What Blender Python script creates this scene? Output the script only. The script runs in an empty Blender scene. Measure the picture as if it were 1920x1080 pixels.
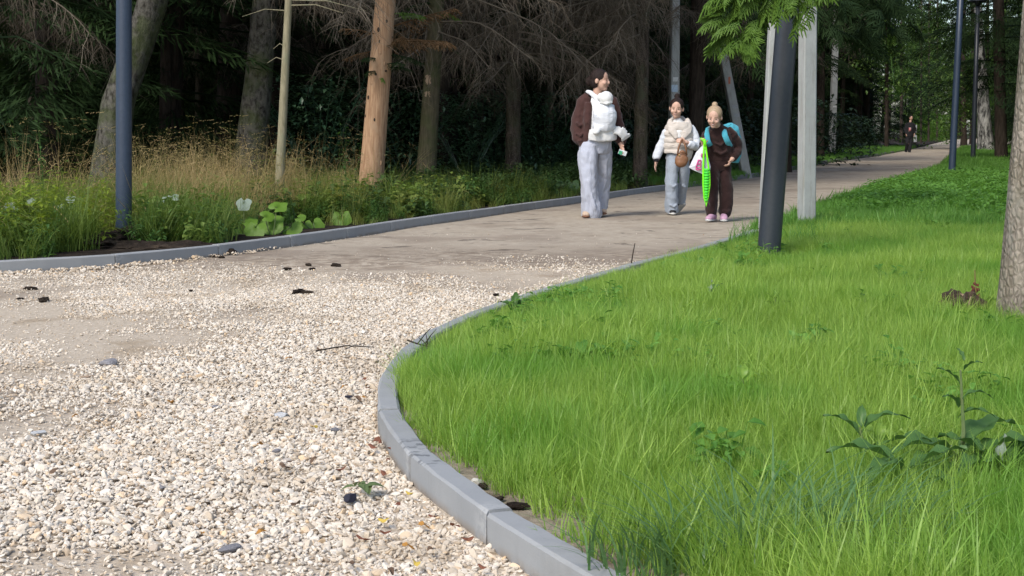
import bpy, bmesh, math, random
import numpy as np
from mathutils import Vector, Matrix, Euler, noise

random.seed(7); rng = np.random.default_rng(11)
PI = math.pi
sc = bpy.context.scene
COL = sc.collection

# ------------------------------------------------------------------ camera, world, sun, exposure
F = 2600.0; HC = 0.95; PITCH = math.atan((540 - 248) / F)
cd = bpy.data.cameras.new('camera'); cam = bpy.data.objects.new('camera', cd); COL.objects.link(cam)
cam.location = (0, 0, HC); cam.rotation_euler = (PI / 2 - PITCH, 0, 0)
cd.sensor_width = 36; cd.lens = F / 1920 * 36; cd.clip_start = 0.05; cd.clip_end = 3000
sc.camera = cam

SUN_DIR = Vector((-0.42, -0.66, 0.80)).normalized()
el = math.asin(SUN_DIR.z); az = math.atan2(SUN_DIR.x, SUN_DIR.y)
w = bpy.data.worlds.new('World'); sc.world = w; w.use_nodes = True
nt = w.node_tree; bg = nt.nodes['Background']
sky = nt.nodes.new('ShaderNodeTexSky'); sky.sky_type = 'NISHITA'; sky.sun_disc = False
sky.sun_elevation = el; sky.sun_rotation = az; sky.air_density = 1.0; sky.dust_density = 1.6; sky.ozone_density = 1.0
nt.links.new(sky.outputs[0], bg.inputs[0]); bg.inputs[1].default_value = 0.15
sl = bpy.data.lights.new('sun', 'SUN'); sl.energy = 1.95; sl.angle = math.radians(15); sl.color = (1.0, 0.95, 0.87)
so = bpy.data.objects.new('sun', sl); COL.objects.link(so); so.rotation_euler = (-SUN_DIR).to_track_quat('-Z', 'Y').to_euler()
sc.view_settings.view_transform = 'Standard'; sc.view_settings.look = 'None'
sc.view_settings.gamma = 1; sc.view_settings.use_curve_mapping = False; sc.view_settings.exposure = 0.74
cy = sc.cycles
cy.max_bounces = 8; cy.diffuse_bounces = 3; cy.glossy_bounces = 2; cy.transmission_bounces = 4; cy.transparent_max_bounces = 6
cy.use_denoising = True

# ------------------------------------------------------------------ geometry of the view: a pixel of the photograph -> a place
def ray(px, py):
    x = (px - 960) / F; u = (540 - py) / F
    c, s = math.cos(PITCH), math.sin(PITCH)
    return Vector((x, c + u * s, -s + u * c))
def at(px, py, z=0.0):
    d = ray(px, py); return Vector((0, 0, HC)) + d * ((z - HC) / d.z)
def atY(px, py, Y):
    d = ray(px, py); return Vector((0, 0, HC)) + d * (Y / d.y)

# ------------------------------------------------------------------ scene helpers
def tag(o, label=None, cat=None, group=None, kind=None):
    if label: o['label'] = label
    if cat: o['category'] = cat
    if group: o['group'] = group
    if kind: o['kind'] = kind
    return o
def empty(name, loc=(0, 0, 0), rz=0.0):
    o = bpy.data.objects.new(name, None); COL.objects.link(o); o.location = loc; o.rotation_euler.z = rz
    o.empty_display_size = 0.1
    return o
def link(name, me, parent=None, loc=None, rot=None, scl=None):
    o = bpy.data.objects.new(name, me); COL.objects.link(o)
    if parent: o.parent = parent
    if loc is not None: o.location = loc
    if rot is not None: o.rotation_euler = rot
    if scl is not None: o.scale = scl if hasattr(scl, '__len__') else (scl,) * 3
    return o
def srgb(h):
    h = h.lstrip('#'); v = [int(h[i:i + 2], 16) / 255 for i in (0, 2, 4)]
    return tuple(c / 12.92 if c <= .04045 else ((c + .055) / 1.055) ** 2.4 for c in v)

class MB:
    """collects tubes, leaves and blobs and links them as one mesh"""
    def __init__(s): s.v = []; s.f = []; s.t = []
    def add(s, vs, fs, tint=0.5):
        b = len(s.v); s.v.extend(tuple(x) for x in vs); s.f.extend(tuple(b + i for i in f) for f in fs)
        if hasattr(tint, '__len__'): s.t.extend(tint)
        else: s.t.extend([tint] * len(vs))
    def tube(s, pts, rs, n=6, tint=0.5, caps=True, ref=None):
        pts = [Vector(p) for p in pts]; m = len(pts)
        if not hasattr(rs, '__len__'): rs = [rs] * m
        vs = []; fs = []
        for i in range(m):
            T = (pts[min(i + 1, m - 1)] - pts[max(i - 1, 0)])
            T = T.normalized() if T.length > 1e-9 else Vector((0, 0, 1))
            R = Vector(ref) if ref is not None else (Vector((0, 1, 0)) if abs(T.y) < .9 else Vector((0, 0, 1)))
            A = T.cross(R)
            A = A.normalized() if A.length > 1e-6 else Vector((1, 0, 0))
            B = A.cross(T).normalized()
            r = rs[i]; a, b = r if hasattr(r, '__len__') else (r, r)
            for k in range(n):
                q = 2 * PI * k / n
                vs.append(pts[i] + A * (a * math.cos(q)) + B * (b * math.sin(q)))
        for i in range(m - 1):
            for k in range(n):
                k2 = (k + 1) % n
                fs.append((i * n + k, i * n + k2, (i + 1) * n + k2, (i + 1) * n + k))
        if caps:
            fs.append(tuple(range(n - 1, -1, -1))); fs.append(tuple((m - 1) * n + k for k in range(n)))
        s.add(vs, fs, tint)
    def ell(s, c, r, M=None, nu=14, nv=10, tint=0.5):
        c = Vector(c); vs = []; fs = []
        for j in range(nv + 1):
            th = PI * j / nv
            for i in range(nu):
                ph = 2 * PI * i / nu
                p = Vector((r[0] * math.sin(th) * math.cos(ph), r[1] * math.sin(th) * math.sin(ph), r[2] * math.cos(th)))
                if M is not None: p = M @ p
                vs.append(c + p)
        for j in range(nv):
            for i in range(nu):
                i2 = (i + 1) % nu
                fs.append((j * nu + i, (j + 1) * nu + i, (j + 1) * nu + i2, j * nu + i2))
        s.add(vs, fs, tint)
    def box(s, c, h, M=None, tint=0.5):
        vs = []
        for x in (-1, 1):
            for y in (-1, 1):
                for z in (-1, 1):
                    p = Vector((x * h[0], y * h[1], z * h[2]))
                    if M is not None: p = M @ p
                    vs.append(Vector(c) + p)
        s.add(vs, [(0, 1, 3, 2), (4, 6, 7, 5), (0, 4, 5, 1), (2, 3, 7, 6), (0, 2, 6, 4), (1, 5, 7, 3)], tint)
    def mesh(s, name, mat, smooth=False):
        me = bpy.data.meshes.new(name); me.from_pydata(s.v, [], s.f)
        a = me.attributes.new('bt', 'FLOAT', 'POINT'); a.data.foreach_set('value', np.array(s.t, dtype=np.float32))
        if mat: me.materials.append(mat)
        if smooth: me.polygons.foreach_set('use_smooth', np.ones(len(me.polygons), dtype=bool))
        me.update(); return me
    def build(s, name, mat, parent=None, smooth=False, **k): return link(name, s.mesh(name, mat, smooth), parent, **k)

CREASE = bpy.data.textures.new('creases', 'CLOUDS'); CREASE.noise_scale = .085; CREASE.noise_depth = 1
def remesh(o, vox, smooth=2, crease=0.0):
    m = o.modifiers.new('remesh', 'REMESH'); m.mode = 'VOXEL'; m.voxel_size = vox; m.use_smooth_shade = True
    if crease:
        d_ = o.modifiers.new('creases', 'DISPLACE'); d_.texture = CREASE; d_.texture_coords = 'GLOBAL'; d_.strength = crease; d_.mid_level = .5
    if smooth:
        q = o.modifiers.new('smooth', 'SMOOTH'); q.iterations = smooth; q.factor = .5
    return o

# ------------------------------------------------------------------ materials
class N:
    def __init__(s, name):
        s.m = bpy.data.materials.new(name); s.m.use_nodes = True; s.t = s.m.node_tree; s.t.nodes.clear()
        s.out = s.t.nodes.new('ShaderNodeOutputMaterial')
    def n(s, ty, **kw):
        nd = s.t.nodes.new(ty)
        for k, v in kw.items(): setattr(nd, k, v)
        return nd
    def set(s, sock, v):
        if hasattr(v, 'is_output') or isinstance(v, bpy.types.NodeSocket): s.t.links.new(v, sock)
        else:
            if hasattr(v, '__len__') and len(v) == 3 and sock.type == 'RGBA': v = (*v, 1)
            sock.default_value = v
    def noise(s, vec, scale, detail=3, rough=.5, dist=0):
        nd = s.n('ShaderNodeTexNoise'); s.set(nd.inputs['Vector'], vec)
        nd.inputs['Scale'].default_value = scale; nd.inputs['Detail'].default_value = detail
        nd.inputs['Roughness'].default_value = rough; nd.inputs['Distortion'].default_value = dist
        return nd.outputs['Fac']
    def voro(s, vec, scale, feat='F1', out='Distance', rnd=1):
        nd = s.n('ShaderNodeTexVoronoi', feature=feat); s.set(nd.inputs['Vector'], vec); nd.inputs['Scale'].default_value = scale
        nd.inputs['Randomness'].default_value = rnd
        return nd.outputs[out]
    def math(s, op, a, b=0.0, c=0.0, clamp=False):
        nd = s.n('ShaderNodeMath', operation=op, use_clamp=clamp); s.set(nd.inputs[0], a); s.set(nd.inputs[1], b); s.set(nd.inputs[2], c)
        return nd.outputs[0]
    def ss(s, v, lo, hi, a=0.0, b=1.0):
        nd = s.n('ShaderNodeMapRange', interpolation_type='SMOOTHSTEP'); s.set(nd.inputs[0], v)
        for i, q in enumerate((lo, hi, a, b)): nd.inputs[1 + i].default_value = q
        return nd.outputs[0]
    def mix(s, f, a, b, mode='MIX'):
        nd = s.n('ShaderNodeMix', data_type='RGBA', blend_type=mode); s.set(nd.inputs[0], f); s.set(nd.inputs[6], a); s.set(nd.inputs[7], b)
        return nd.outputs[2]
    def ramp(s, f, stops):
        nd = s.n('ShaderNodeValToRGB'); cr = nd.color_ramp
        while len(cr.elements) < len(stops): cr.elements.new(0.5)
        for e, (p, c) in zip(cr.elements, stops): e.position = p; e.color = (*c, 1)
        s.set(nd.inputs[0], f); return nd.outputs[0]
    def pos(s): return s.n('ShaderNodeNewGeometry').outputs['Position']
    def obj(s): return s.n('ShaderNodeTexCoord').outputs['Object']
    def mapv(s, v, scale=(1, 1, 1), loc=(0, 0, 0)):
        nd = s.n('ShaderNodeMapping'); s.set(nd.inputs[0], v); nd.inputs['Scale'].default_value = scale; nd.inputs['Location'].default_value = loc
        return nd.outputs[0]
    def xyz(s, v):
        nd = s.n('ShaderNodeSeparateXYZ'); s.set(nd.inputs[0], v); return nd.outputs
    def attr(s, name, ty='GEOMETRY'): return s.n('ShaderNodeAttribute', attribute_type=ty, attribute_name=name).outputs['Fac']
    def rnd(s): return s.n('ShaderNodeObjectInfo').outputs['Random']
    def bump(s, h, strength=.5, dist=.01):
        nd = s.n('ShaderNodeBump'); s.set(nd.inputs['Height'], h); nd.inputs['Strength'].default_value = strength; nd.inputs['Distance'].default_value = dist
        return nd.outputs[0]
    def bsdf(s, col, rough=.7, normal=None, spec=.3, metal=0, sheen=0):
        nd = s.n('ShaderNodeBsdfPrincipled'); s.set(nd.inputs['Base Color'], col); s.set(nd.inputs['Roughness'], rough)
        nd.inputs['Specular IOR Level'].default_value = spec; nd.inputs['Metallic'].default_value = metal
        if sheen: nd.inputs['Sheen Weight'].default_value = sheen
        if normal is not None: s.set(nd.inputs['Normal'], normal)
        return nd.outputs[0]
    def done(s, sh): s.t.links.new(sh, s.out.inputs[0]); return s.m

def simple(name, c1, c2=None, scale=20, rough=.75, bump=.3, bd=.004, spec=.3, stretch=(1, 1, 1), sheen=0, metal=0):
    g = N(name); v = g.mapv(g.obj(), stretch); f = g.noise(v, scale, 4, .6)
    col = g.mix(g.ss(f, .3, .7), c1, c2 if c2 else tuple(x * .75 for x in c1))
    h = g.noise(v, scale * 3, 3, .6)
    return g.done(g.bsdf(col, rough, g.bump(h, bump, bd), spec, metal, sheen))

def leafmat(name, c1, c2, trans=.35, rough=.55, spec=.25, c3=None, wscale=1.3):
    """c1..c2 by blade and by clump; c3 mixed in over patches of ground"""
    g = N(name)
    f = g.math('ADD', g.math('MULTIPLY', g.attr('bt'), .55), g.math('MULTIPLY', g.attr('tint', 'INSTANCER'), .45), clamp=True)
    col = g.mix(f, c1, c2)
    if c3:
        p = g.ss(g.noise(g.pos(), wscale, 3, .6), .48, .66); col = g.mix(p, col, c3)
    n = g.noise(g.pos(), 0.9, 2); col = g.mix(g.ss(n, .3, .7, .25, 0), col, (0, 0, 0), 'MULTIPLY') if False else col
    tc = g.mix(.5, col, g.mix(1, col, (1.3, 1.25, .5), 'MULTIPLY'))
    a = g.bsdf(col, rough, None, spec)
    t = g.n('ShaderNodeBsdfTranslucent'); g.set(t.inputs[0], tc)
    mx = g.n('ShaderNodeMixShader'); mx.inputs[0].default_value = trans
    g.t.links.new(a, mx.inputs[1]); g.t.links.new(t.outputs[0], mx.inputs[2])
    return g.done(mx.outputs[0])

def barkmat(name, c1, c2, c3=None, vs=(14, 14, 2.5), bump=.9, bd=.015, moss=0, mossc=(.05, .065, .02), plates=False, rough=.9):
    g = N(name); o = g.obj(); v = g.mapv(o, vs); f = g.noise(v, 1.6, 5, .65, .3)
    if plates:
        pv = g.mapv(o, (40, 40, 26)); e = g.voro(g.mix(.9, pv, g.n('ShaderNodeTexNoise').outputs['Color'], 'ADD'), 1.0, 'DISTANCE_TO_EDGE')
        h = g.math('ADD', g.math('MULTIPLY', g.ss(e, 0, .35), .6), f)
        f = g.math('ADD', g.math('MULTIPLY', g.ss(e, 0, .30), .14), g.math('MULTIPLY', f, .86))
    else: h = g.math('ADD', f, g.math('MULTIPLY', g.noise(v, 5, 4, .7), .5))
    col = g.mix(g.ss(f, .32, .66), c1, c2)
    if c3: col = g.mix(g.ss(g.noise(g.mapv(o, (3, 3, 1.6)), 2.0, 4, .6), .52, .68), col, c3)
    if moss: col = g.mix(g.math('MULTIPLY', g.ss(g.noise(o, 3.0, 4, .6), .42, .62), moss), col, mossc)
    return g.done(g.bsdf(col, rough, g.bump(h, bump, bd), .15))

# ------------------------------------------------------------------ scattering (stuff only): points -> instances of small meshes
def proto(name, me): return bpy.data.objects.new(name, me)
def scatter(name, protos, P, R, S, T, label, cat=None):
    n = len(P); me = bpy.data.meshes.new(name); me.vertices.add(n)
    me.vertices.foreach_set('co', np.asarray(P, dtype=np.float32).ravel())
    S = np.asarray(S, dtype=np.float32)
    if S.ndim == 1: S = np.repeat(S[:, None], 3, 1)
    for nm, ty, arr, key in (('rot', 'FLOAT_VECTOR', R, 'vector'), ('scl', 'FLOAT_VECTOR', S, 'vector'), ('tint', 'FLOAT', T, 'value')):
        a = me.attributes.new(nm, ty, 'POINT'); a.data.foreach_set(key, np.ascontiguousarray(arr, dtype=np.float32).ravel())
    a = me.attributes.new('idx', 'INT', 'POINT'); a.data.foreach_set('value', rng.integers(0, len(protos), n).astype(np.int32))
    o = link(name, me)
    g = bpy.data.node_groups.new(name, 'GeometryNodeTree')
    g.interface.new_socket('Geometry', in_out='INPUT', socket_type='NodeSocketGeometry')
    g.interface.new_socket('Geometry', in_out='OUTPUT', socket_type='NodeSocketGeometry')
    gi = g.nodes.new('NodeGroupInput'); go = g.nodes.new('NodeGroupOutput')
    ip = g.nodes.new('GeometryNodeInstanceOnPoints'); gti = g.nodes.new('GeometryNodeGeometryToInstance')
    for p in protos:
        oi = g.nodes.new('GeometryNodeObjectInfo'); oi.transform_space = 'ORIGINAL'; oi.inputs['Object'].default_value = p
        g.links.new(oi.outputs['Geometry'], gti.inputs[0])
    def na(nm, ty):
        q = g.nodes.new('GeometryNodeInputNamedAttribute'); q.data_type = ty; q.inputs['Name'].default_value = nm; return q.outputs['Attribute']
    g.links.new(gi.outputs[0], ip.inputs['Points']); g.links.new(gti.outputs[0], ip.inputs['Instance'])
    ip.inputs['Pick Instance'].default_value = True
    g.links.new(na('idx', 'INT'), ip.inputs['Instance Index'])
    er = g.nodes.new('FunctionNodeEulerToRotation'); g.links.new(na('rot', 'FLOAT_VECTOR'), er.inputs[0]); g.links.new(er.outputs[0], ip.inputs['Rotation'])
    g.links.new(na('scl', 'FLOAT_VECTOR'), ip.inputs['Scale'])
    g.links.new(ip.outputs[0], go.inputs[0])
    m = o.modifiers.new('scatter', 'NODES'); m.node_group = g
    tag(o, label, cat, kind='stuff')
    return o

# ------------------------------------------------------------------ plan of the place: the two kerb lines
RZ, LZ = 0.08, 0.09
R_PX = [(1096, 1078), (1011, 1026), (954, 989), (900, 954), (850, 919), (790, 875), (756, 842), (727, 809), (708, 768), (699, 740), (704, 723), (721, 688), (732, 668), (762, 645),
        (793, 623), (821, 610), (864, 590), (895, 577), (934, 564), (1000, 545), (1065, 526), (1180, 493), (1250, 477), (1370, 443), (1480, 406), (1540, 384), (1600, 364),
        (1650, 348), (1709, 332), (1741, 323), (1764, 313), (1794, 288), (1811, 275)]
L_PX = [(0, 491), (73, 487), (206, 480), (321, 467), (419, 460), (510, 447), (620, 433), (742, 414), (873, 396), (975, 383), (1086, 368.5), (1200, 353), (1290, 342), (1427, 323),
        (1472, 315), (1533, 303), (1593, 295), (1647, 288), (1700, 279), (1735, 271)]
RK = [at(x, y, RZ) for x, y in R_PX]; RK = [Vector((.52, 2.0, RZ))] + RK
LK = [at(x, y, LZ) for x, y in L_PX]; LK = [Vector((-7.5, 8.2, LZ)), Vector((-5.2, 8.75, LZ))] + LK
d = Vector((.335, 1, 0)).normalized()
RK.append(RK[-1] + d * 160); LK.append(LK[-1] + d * 170)
def resample(poly, step):
    out = [poly[0].copy()]; acc = 0.0
    for a, b in zip(poly[:-1], poly[1:]):
        L = (b - a).length; s = step - acc
        while s <= L: out.append(a + (b - a) * (s / L)); s += step
        acc = (acc + L) % step
    return out
def smooth_poly(p, it=2):
    for _ in range(it): p = [p[0]] + [(p[i - 1] + p[i] * 2 + p[i + 1]) / 4 for i in range(1, len(p) - 1)] + [p[-1]]
    return p
RKf = smooth_poly(resample(RK, .1), 3); LKf = smooth_poly(resample(LK, .2), 8)
RKa = np.array([(v.x, v.y) for v in RKf]); LKa = np.array([(v.x, v.y) for v in LKf])
def side(P, A):
    """signed distance of points P (n,2) from a line A running away from the camera: > 0 to its right"""
    P = np.asarray(P, dtype=float); D = np.empty(len(P))
    seg = A[1:] - A[:-1]
    for i in range(0, len(P), 4000):
        q = P[i:i + 4000]; d2 = ((q[:, None, :] - A[None]) ** 2).sum(2); k = np.clip(d2.argmin(1), 0, len(seg) - 1)
        r = q - A[k]; s = seg[k]; cr = s[:, 0] * r[:, 1] - s[:, 1] * r[:, 0]
        D[i:i + 4000] = np.sqrt(d2.min(1)) * np.where(cr < 0, 1, -1)
    return D
def fnoise(P, scale, seed=0.0):
    """smooth value noise, about -0.5..0.5, over points on the ground"""
    x = np.asarray(P, dtype=float)[:, 0] * scale + seed * 3.7 + 100; y = np.asarray(P, dtype=float)[:, 1] * scale - seed * 1.9 + 200; out = np.zeros(len(x)); amp = .62
    for o in range(2):
        xi = np.floor(x); yi = np.floor(y); u = x - xi; v = y - yi; u = u * u * (3 - 2 * u); v = v * v * (3 - 2 * v)
        h = lambda a, b: np.modf(np.abs(np.sin(a * 12.9898 + b * 78.233 + seed) * 43758.5453))[0] - .5
        out += amp * 1.6 * ((h(xi, yi) * (1 - u) + h(xi + 1, yi) * u) * (1 - v) + (h(xi, yi + 1) * (1 - u) + h(xi + 1, yi + 1) * u) * v)
        x = x * 2.1 + 11; y = y * 2.1 + 7; amp *= .5
    return out

# ------------------------------------------------------------------ the setting
def ground_mat():
    g = N('forest_floor'); p = g.pos(); f = g.noise(p, 3, 5, .6); h = g.noise(p, 30, 4, .7)
    col = g.ramp(f, [(.3, (.020, .016, .010)), (.55, (.045, .035, .022)), (.7, (.03, .04, .014))])
    return g.done(g.bsdf(col, .95, g.bump(h, .6, .03), .1))
def path_mat():
    g = N('gravel_and_trodden_soil'); p = g.pos(); y = g.xyz(p)[1]; x = g.xyz(p)[0]
    yy = g.math('ADD', y, g.math('MULTIPLY', g.math('SUBTRACT', g.noise(p, .9, 4, .6), .5), 3.0))
    far = g.ss(yy, 9.6, 11.2)
    n1 = g.noise(p, 2.2, 5, .65); n2 = g.noise(p, 40, 4, .7); n3 = g.noise(p, 9, 5, .7)
    grav = g.ramp(n2, [(.25, (.33, .265, .19)), (.5, (.44, .37, .285)), (.75, (.53, .46, .37))])
    grav = g.mix(g.math('MULTIPLY', g.ss(n1, .52, .68), .7), grav, (.30, .23, .155))
    dirt = g.ramp(n3, [(.25, (.28, .232, .178)), (.5, (.375, .320, .250)), (.75, (.45, .39, .31))])
    dirt = g.mix(g.math('MULTIPLY', g.ss(n1, .5, .7), .55), dirt, (.30, .245, .18))
    # damp dark scrapes lying across the trodden part
    st = g.noise(g.mapv(p, (1.0, 1.5, 1)), 1.9, 6, .66, .8); dirt = g.mix(g.math('MULTIPLY', g.ss(st, .575, .65), .8), dirt, (.10, .082, .066))
    pe = g.voro(p, 34, 'F1', 'Distance'); dirt = g.mix(g.math('MULTIPLY', g.ss(pe, .16, .08), .35), dirt, (.5, .46, .4))
    col = g.mix(far, grav, dirt)
    # brown churned soil along the seam between gravel and path
    seam = g.math('MULTIPLY', g.ss(yy, 9.2, 9.9), g.ss(yy, 12.2, 10.6)); col = g.mix(g.math('MULTIPLY', seam, g.ss(n3, .40, .58, 0, .85)), col, (.20, .155, .115))
    big = g.noise(p, .75, 5, .62); col = g.mix(g.math('MULTIPLY', g.ss(big, .48, .64), .62), col, (.225, .18, .14))
    h = g.math('ADD', g.math('MULTIPLY', g.voro(p, 55, 'SMOOTH_F1'), .7), g.noise(p, 90, 3, .7))
    return g.done(g.bsdf(col, .95, g.bump(h, .55, .008), .12))
def soil_mat(name, c1, c2, c3, s=5):
    g = N(name); p = g.pos(); f = g.noise(p, s, 5, .65)
    col = g.ramp(f, [(.32, c1), (.5, c2), (.68, c3)])
    return g.done(g.bsdf(col, .95, g.bump(g.noise(p, 45, 5, .75), .8, .02), .1))

M = {}
M['floor'] = ground_mat(); M['path'] = path_mat()
M['sand'] = soil_mat('sandy_soil', (.07, .05, .033), (.30, .25, .19), (.36, .31, .25), 7)
M['black_soil'] = soil_mat('black_soil', (.012, .009, .007), (.028, .021, .016), (.055, .042, .030), 9)

def sheet(name, pts, z, mat, label, cat):
    me = bpy.data.meshes.new(name); bm = bmesh.new()
    vs = [bm.verts.new((p[0], p[1], z)) for p in pts]; f = bm.faces.new(vs)
    bmesh.ops.triangulate(bm, faces=[f]); bmesh.ops.recalc_face_normals(bm, faces=bm.faces)
    bm.to_mesh(me); bm.free()
    me.materials.append(mat)
    if me.polygons[0].normal.z < 0: me.flip_normals()
    return tag(link(name, me), label, cat, kind='structure')
S_ = 900
sheet('ground', [(-S_, -60), (S_, -60), (S_, S_), (-S_, S_)], -0.05, M['floor'], 'dark woodland ground under the trees', 'ground')
# path: between the lines (a real surface with slight unevenness near the camera)
def grid_path():
    m = MB(); n = 0
    ys = np.concatenate([np.arange(-3, 14, .12), np.arange(14, 40, .6), np.arange(40, 200, 4)])
    ry = [v.y for v in RKf]; rx = [v.x for v in RKf]
    nx = 60; V = []
    lxy = np.array([(v.x, v.y) for v in LKf])
    for y in ys:
        # right limit: the leftmost kerb x at this y, left limit: beyond the left kerb line
        xr = np.interp(y, ry, rx) if y > 2 else .52 + (2 - y) * .7
        xl = np.interp(y, lxy[:, 1], lxy[:, 0]) if y > 9.3 else -9.0
        if y <= 9.3: xl = -9 if y < 8.2 else np.interp(y, lxy[:, 1], lxy[:, 0])
        for i in range(nx + 1):
            x = xl + (xr + .03 - xl) * i / nx
            z = .012 * noise.noise(Vector((x * .8, y * .8, 0))) + .004 * noise.noise(Vector((x * 5, y * 5, 3)))
            V.append((x, y, z))
    Fc = [(j * (nx + 1) + i, j * (nx + 1) + i + 1, (j + 1) * (nx + 1) + i + 1, (j + 1) * (nx + 1) + i) for j in range(len(ys) - 1) for i in range(nx)]
    m.add(V, Fc); return m
tag(grid_path().build('path', M['path'], smooth=True), 'broad path of white gravel turning to trodden grey brown soil', 'path', kind='structure')
# lawn soil right of the right kerb, verge soil left of the left kerb
def off(poly, dist):
    out = []
    for i, p in enumerate(poly):
        t = (poly[min(i + 1, len(poly) - 1)] - poly[max(i - 1, 0)]).normalized(); out.append(p + Vector((t.y, -t.x, 0)) * dist)
    return out
KT = .068
ro = off(RKf, KT - .01); lo = off(LKf, -(KT - .01))
sheet('lawn_soil', [(p.x, p.y) for p in ro[::3]] + [(300, 180), (300, -3), (1.5, -3)], .045, M['sand'], 'sandy soil under the lawn', 'ground')
sheet('verge_soil', [(p.x, p.y) for p in lo[::2]] + [(-200, 200), (-200, 8.0)], .05, M['black_soil'], 'black soil of the woodland verge', 'ground')

# kerbs: one structure each, every stone a piece of its own
def kerb_mat():
    g = N('kerb_concrete'); p = g.pos(); o = g.obj()
    f = g.noise(p, 6, 5, .6); r = g.rnd(); z = g.xyz(p)[2]
    c = g.mix(f, (.225, .233, .24), (.30, .308, .312)); c = g.mix(g.math('MULTIPLY', r, .35), c, (.30, .30, .29))
    sp = g.noise(p, 120, 3, .7); c = g.mix(g.ss(sp, .62, .75, 0, .35), c, (.18, .18, .18))
    run = g.noise(g.mapv(p, (22, 22, 1.2)), 1, 4, .6); c = g.mix(g.ss(run, .5, .75, 0, .16), c, (.20, .20, .20))
    # splashes of water drying on the top near the bend
    dd = g.n('ShaderNodeVectorMath', operation='DISTANCE'); g.set(dd.inputs[0], p); q = at(775, 848, RZ); dd.inputs[1].default_value = q
    wet = g.math('MULTIPLY', g.ss(g.noise(g.mapv(p, (9, 14, 1)), 2.2, 4, .6), .54, .57), g.math('MULTIPLY', g.ss(dd.outputs['Value'], .22, .10), g.ss(z, .07, .078))); c = g.mix(g.math('MULTIPLY', wet, .75), c, (.10, .105, .11))
    lime = g.n('ShaderNodeVectorMath', operation='LENGTH'); g.set(lime.inputs[0], g.mapv(o, (1, 1, .25))); c = g.mix(g.math('MULTIPLY', g.ss(lime.outputs['Value'], .10, .02), g.ss(g.noise(p, 40, 4, .7), .42, .58, 0, .45)), c, (.42, .42, .41))
    blot = g.noise(p, 2.3, 5, .65); c = g.mix(g.ss(blot, .5, .7, 0, .4), c, (.19, .185, .17))
    # soil thrown against the foot of the stones
    c = g.mix(g.math('MULTIPLY', g.ss(z, .03, .0), g.ss(g.noise(p, 14, 4), .35, .6, .2, .8)), c, (.22, .18, .14))
    h = g.noise(p, 160, 4, .7)
    return g.done(g.bsdf(c, .85, g.bump(h, .25, .003), .25))
M['kerb'] = kerb_mat()
def kerb(name, fine, ztop, sgn, lens, smax, label):
    root = tag(empty(name, fine[0]), label, 'kerb', kind='structure')
    cum = [0.0]
    for a, b in zip(fine[:-1], fine[1:]): cum.append(cum[-1] + (b - a).length)
    def pt(s):
        i = int(np.clip(np.searchsorted(cum, s) - 1, 0, len(fine) - 2)); t = (s - cum[i]) / max(1e-6, cum[i + 1] - cum[i]); return fine[i] + (fine[i + 1] - fine[i]) * t
    def nor(s):
        t = (pt(s + .15) - pt(max(s - .15, 0))).normalized(); return Vector((t.y, -t.x, 0)) * sgn
    s = 0.02
    while s < min(smax, cum[-1] - 2):
        L = lens(pt(s)); a, b = s + .0045, s + L - .0045; dz = random.uniform(-.003, .003); tw = random.uniform(-.0025, .0025)
        o0 = pt(a); vs = []; bev = .007
        prof = [(0, -.12), (0, ztop - bev), (bev, ztop), (KT - bev, ztop), (KT, ztop - bev), (KT, -.12)]
        ns = 9 if L < .8 else 5
        st = [a + (b - a) * k / (ns - 1) for k in range(ns)]
        ch0, ch1 = pt(a), pt(b)
        for k, q in enumerate(st):
            c = pt(q) * .45 + (ch0 + (ch1 - ch0) * (k / (ns - 1))) * .55; nn = nor(q)
            for (u, z) in prof:
                v = c + nn * (u + tw); jx = .0016 if v.y < 12 else 0; vs.append(Vector((v.x + random.uniform(-jx, jx), v.y + random.uniform(-jx, jx), z + dz + random.uniform(-jx, jx))) - Vector((o0.x, o0.y, 0)))
        fs = []; n = len(prof)
        for k in range(ns - 1):
            for i in range(n - 1): fs.append((k * n + i, k * n + i + 1, (k + 1) * n + i + 1, (k + 1) * n + i))
        fs.append(tuple(range(n - 1, -1, -1))); fs.append(tuple((ns - 1) * n + i for i in range(n)))
        m = MB(); m.add(vs, fs); o = m.build('kerb_stone', M['kerb'], root)
        bm = bmesh.new(); bm.from_mesh(o.data); bmesh.ops.recalc_face_normals(bm, faces=bm.faces); bm.to_mesh(o.data); bm.free()
        o.location = Vector((o0.x, o0.y, 0)) - Vector(root.location)
        s += L
    return root
RKf0 = [Vector((v.x, v.y, 0)) for v in RKf]; LKf0 = [Vector((v.x, v.y, 0)) for v in LKf]
kerb('kerb', RKf0, RZ, 1, lambda p: .62 if p.y < 9 else 1.0, 75, 'grey concrete kerb curving round the bright lawn')
kerb('kerb', LKf0, LZ, -1, lambda p: 1.0, 80, 'long grey concrete kerb along the woodland verge')

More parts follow.
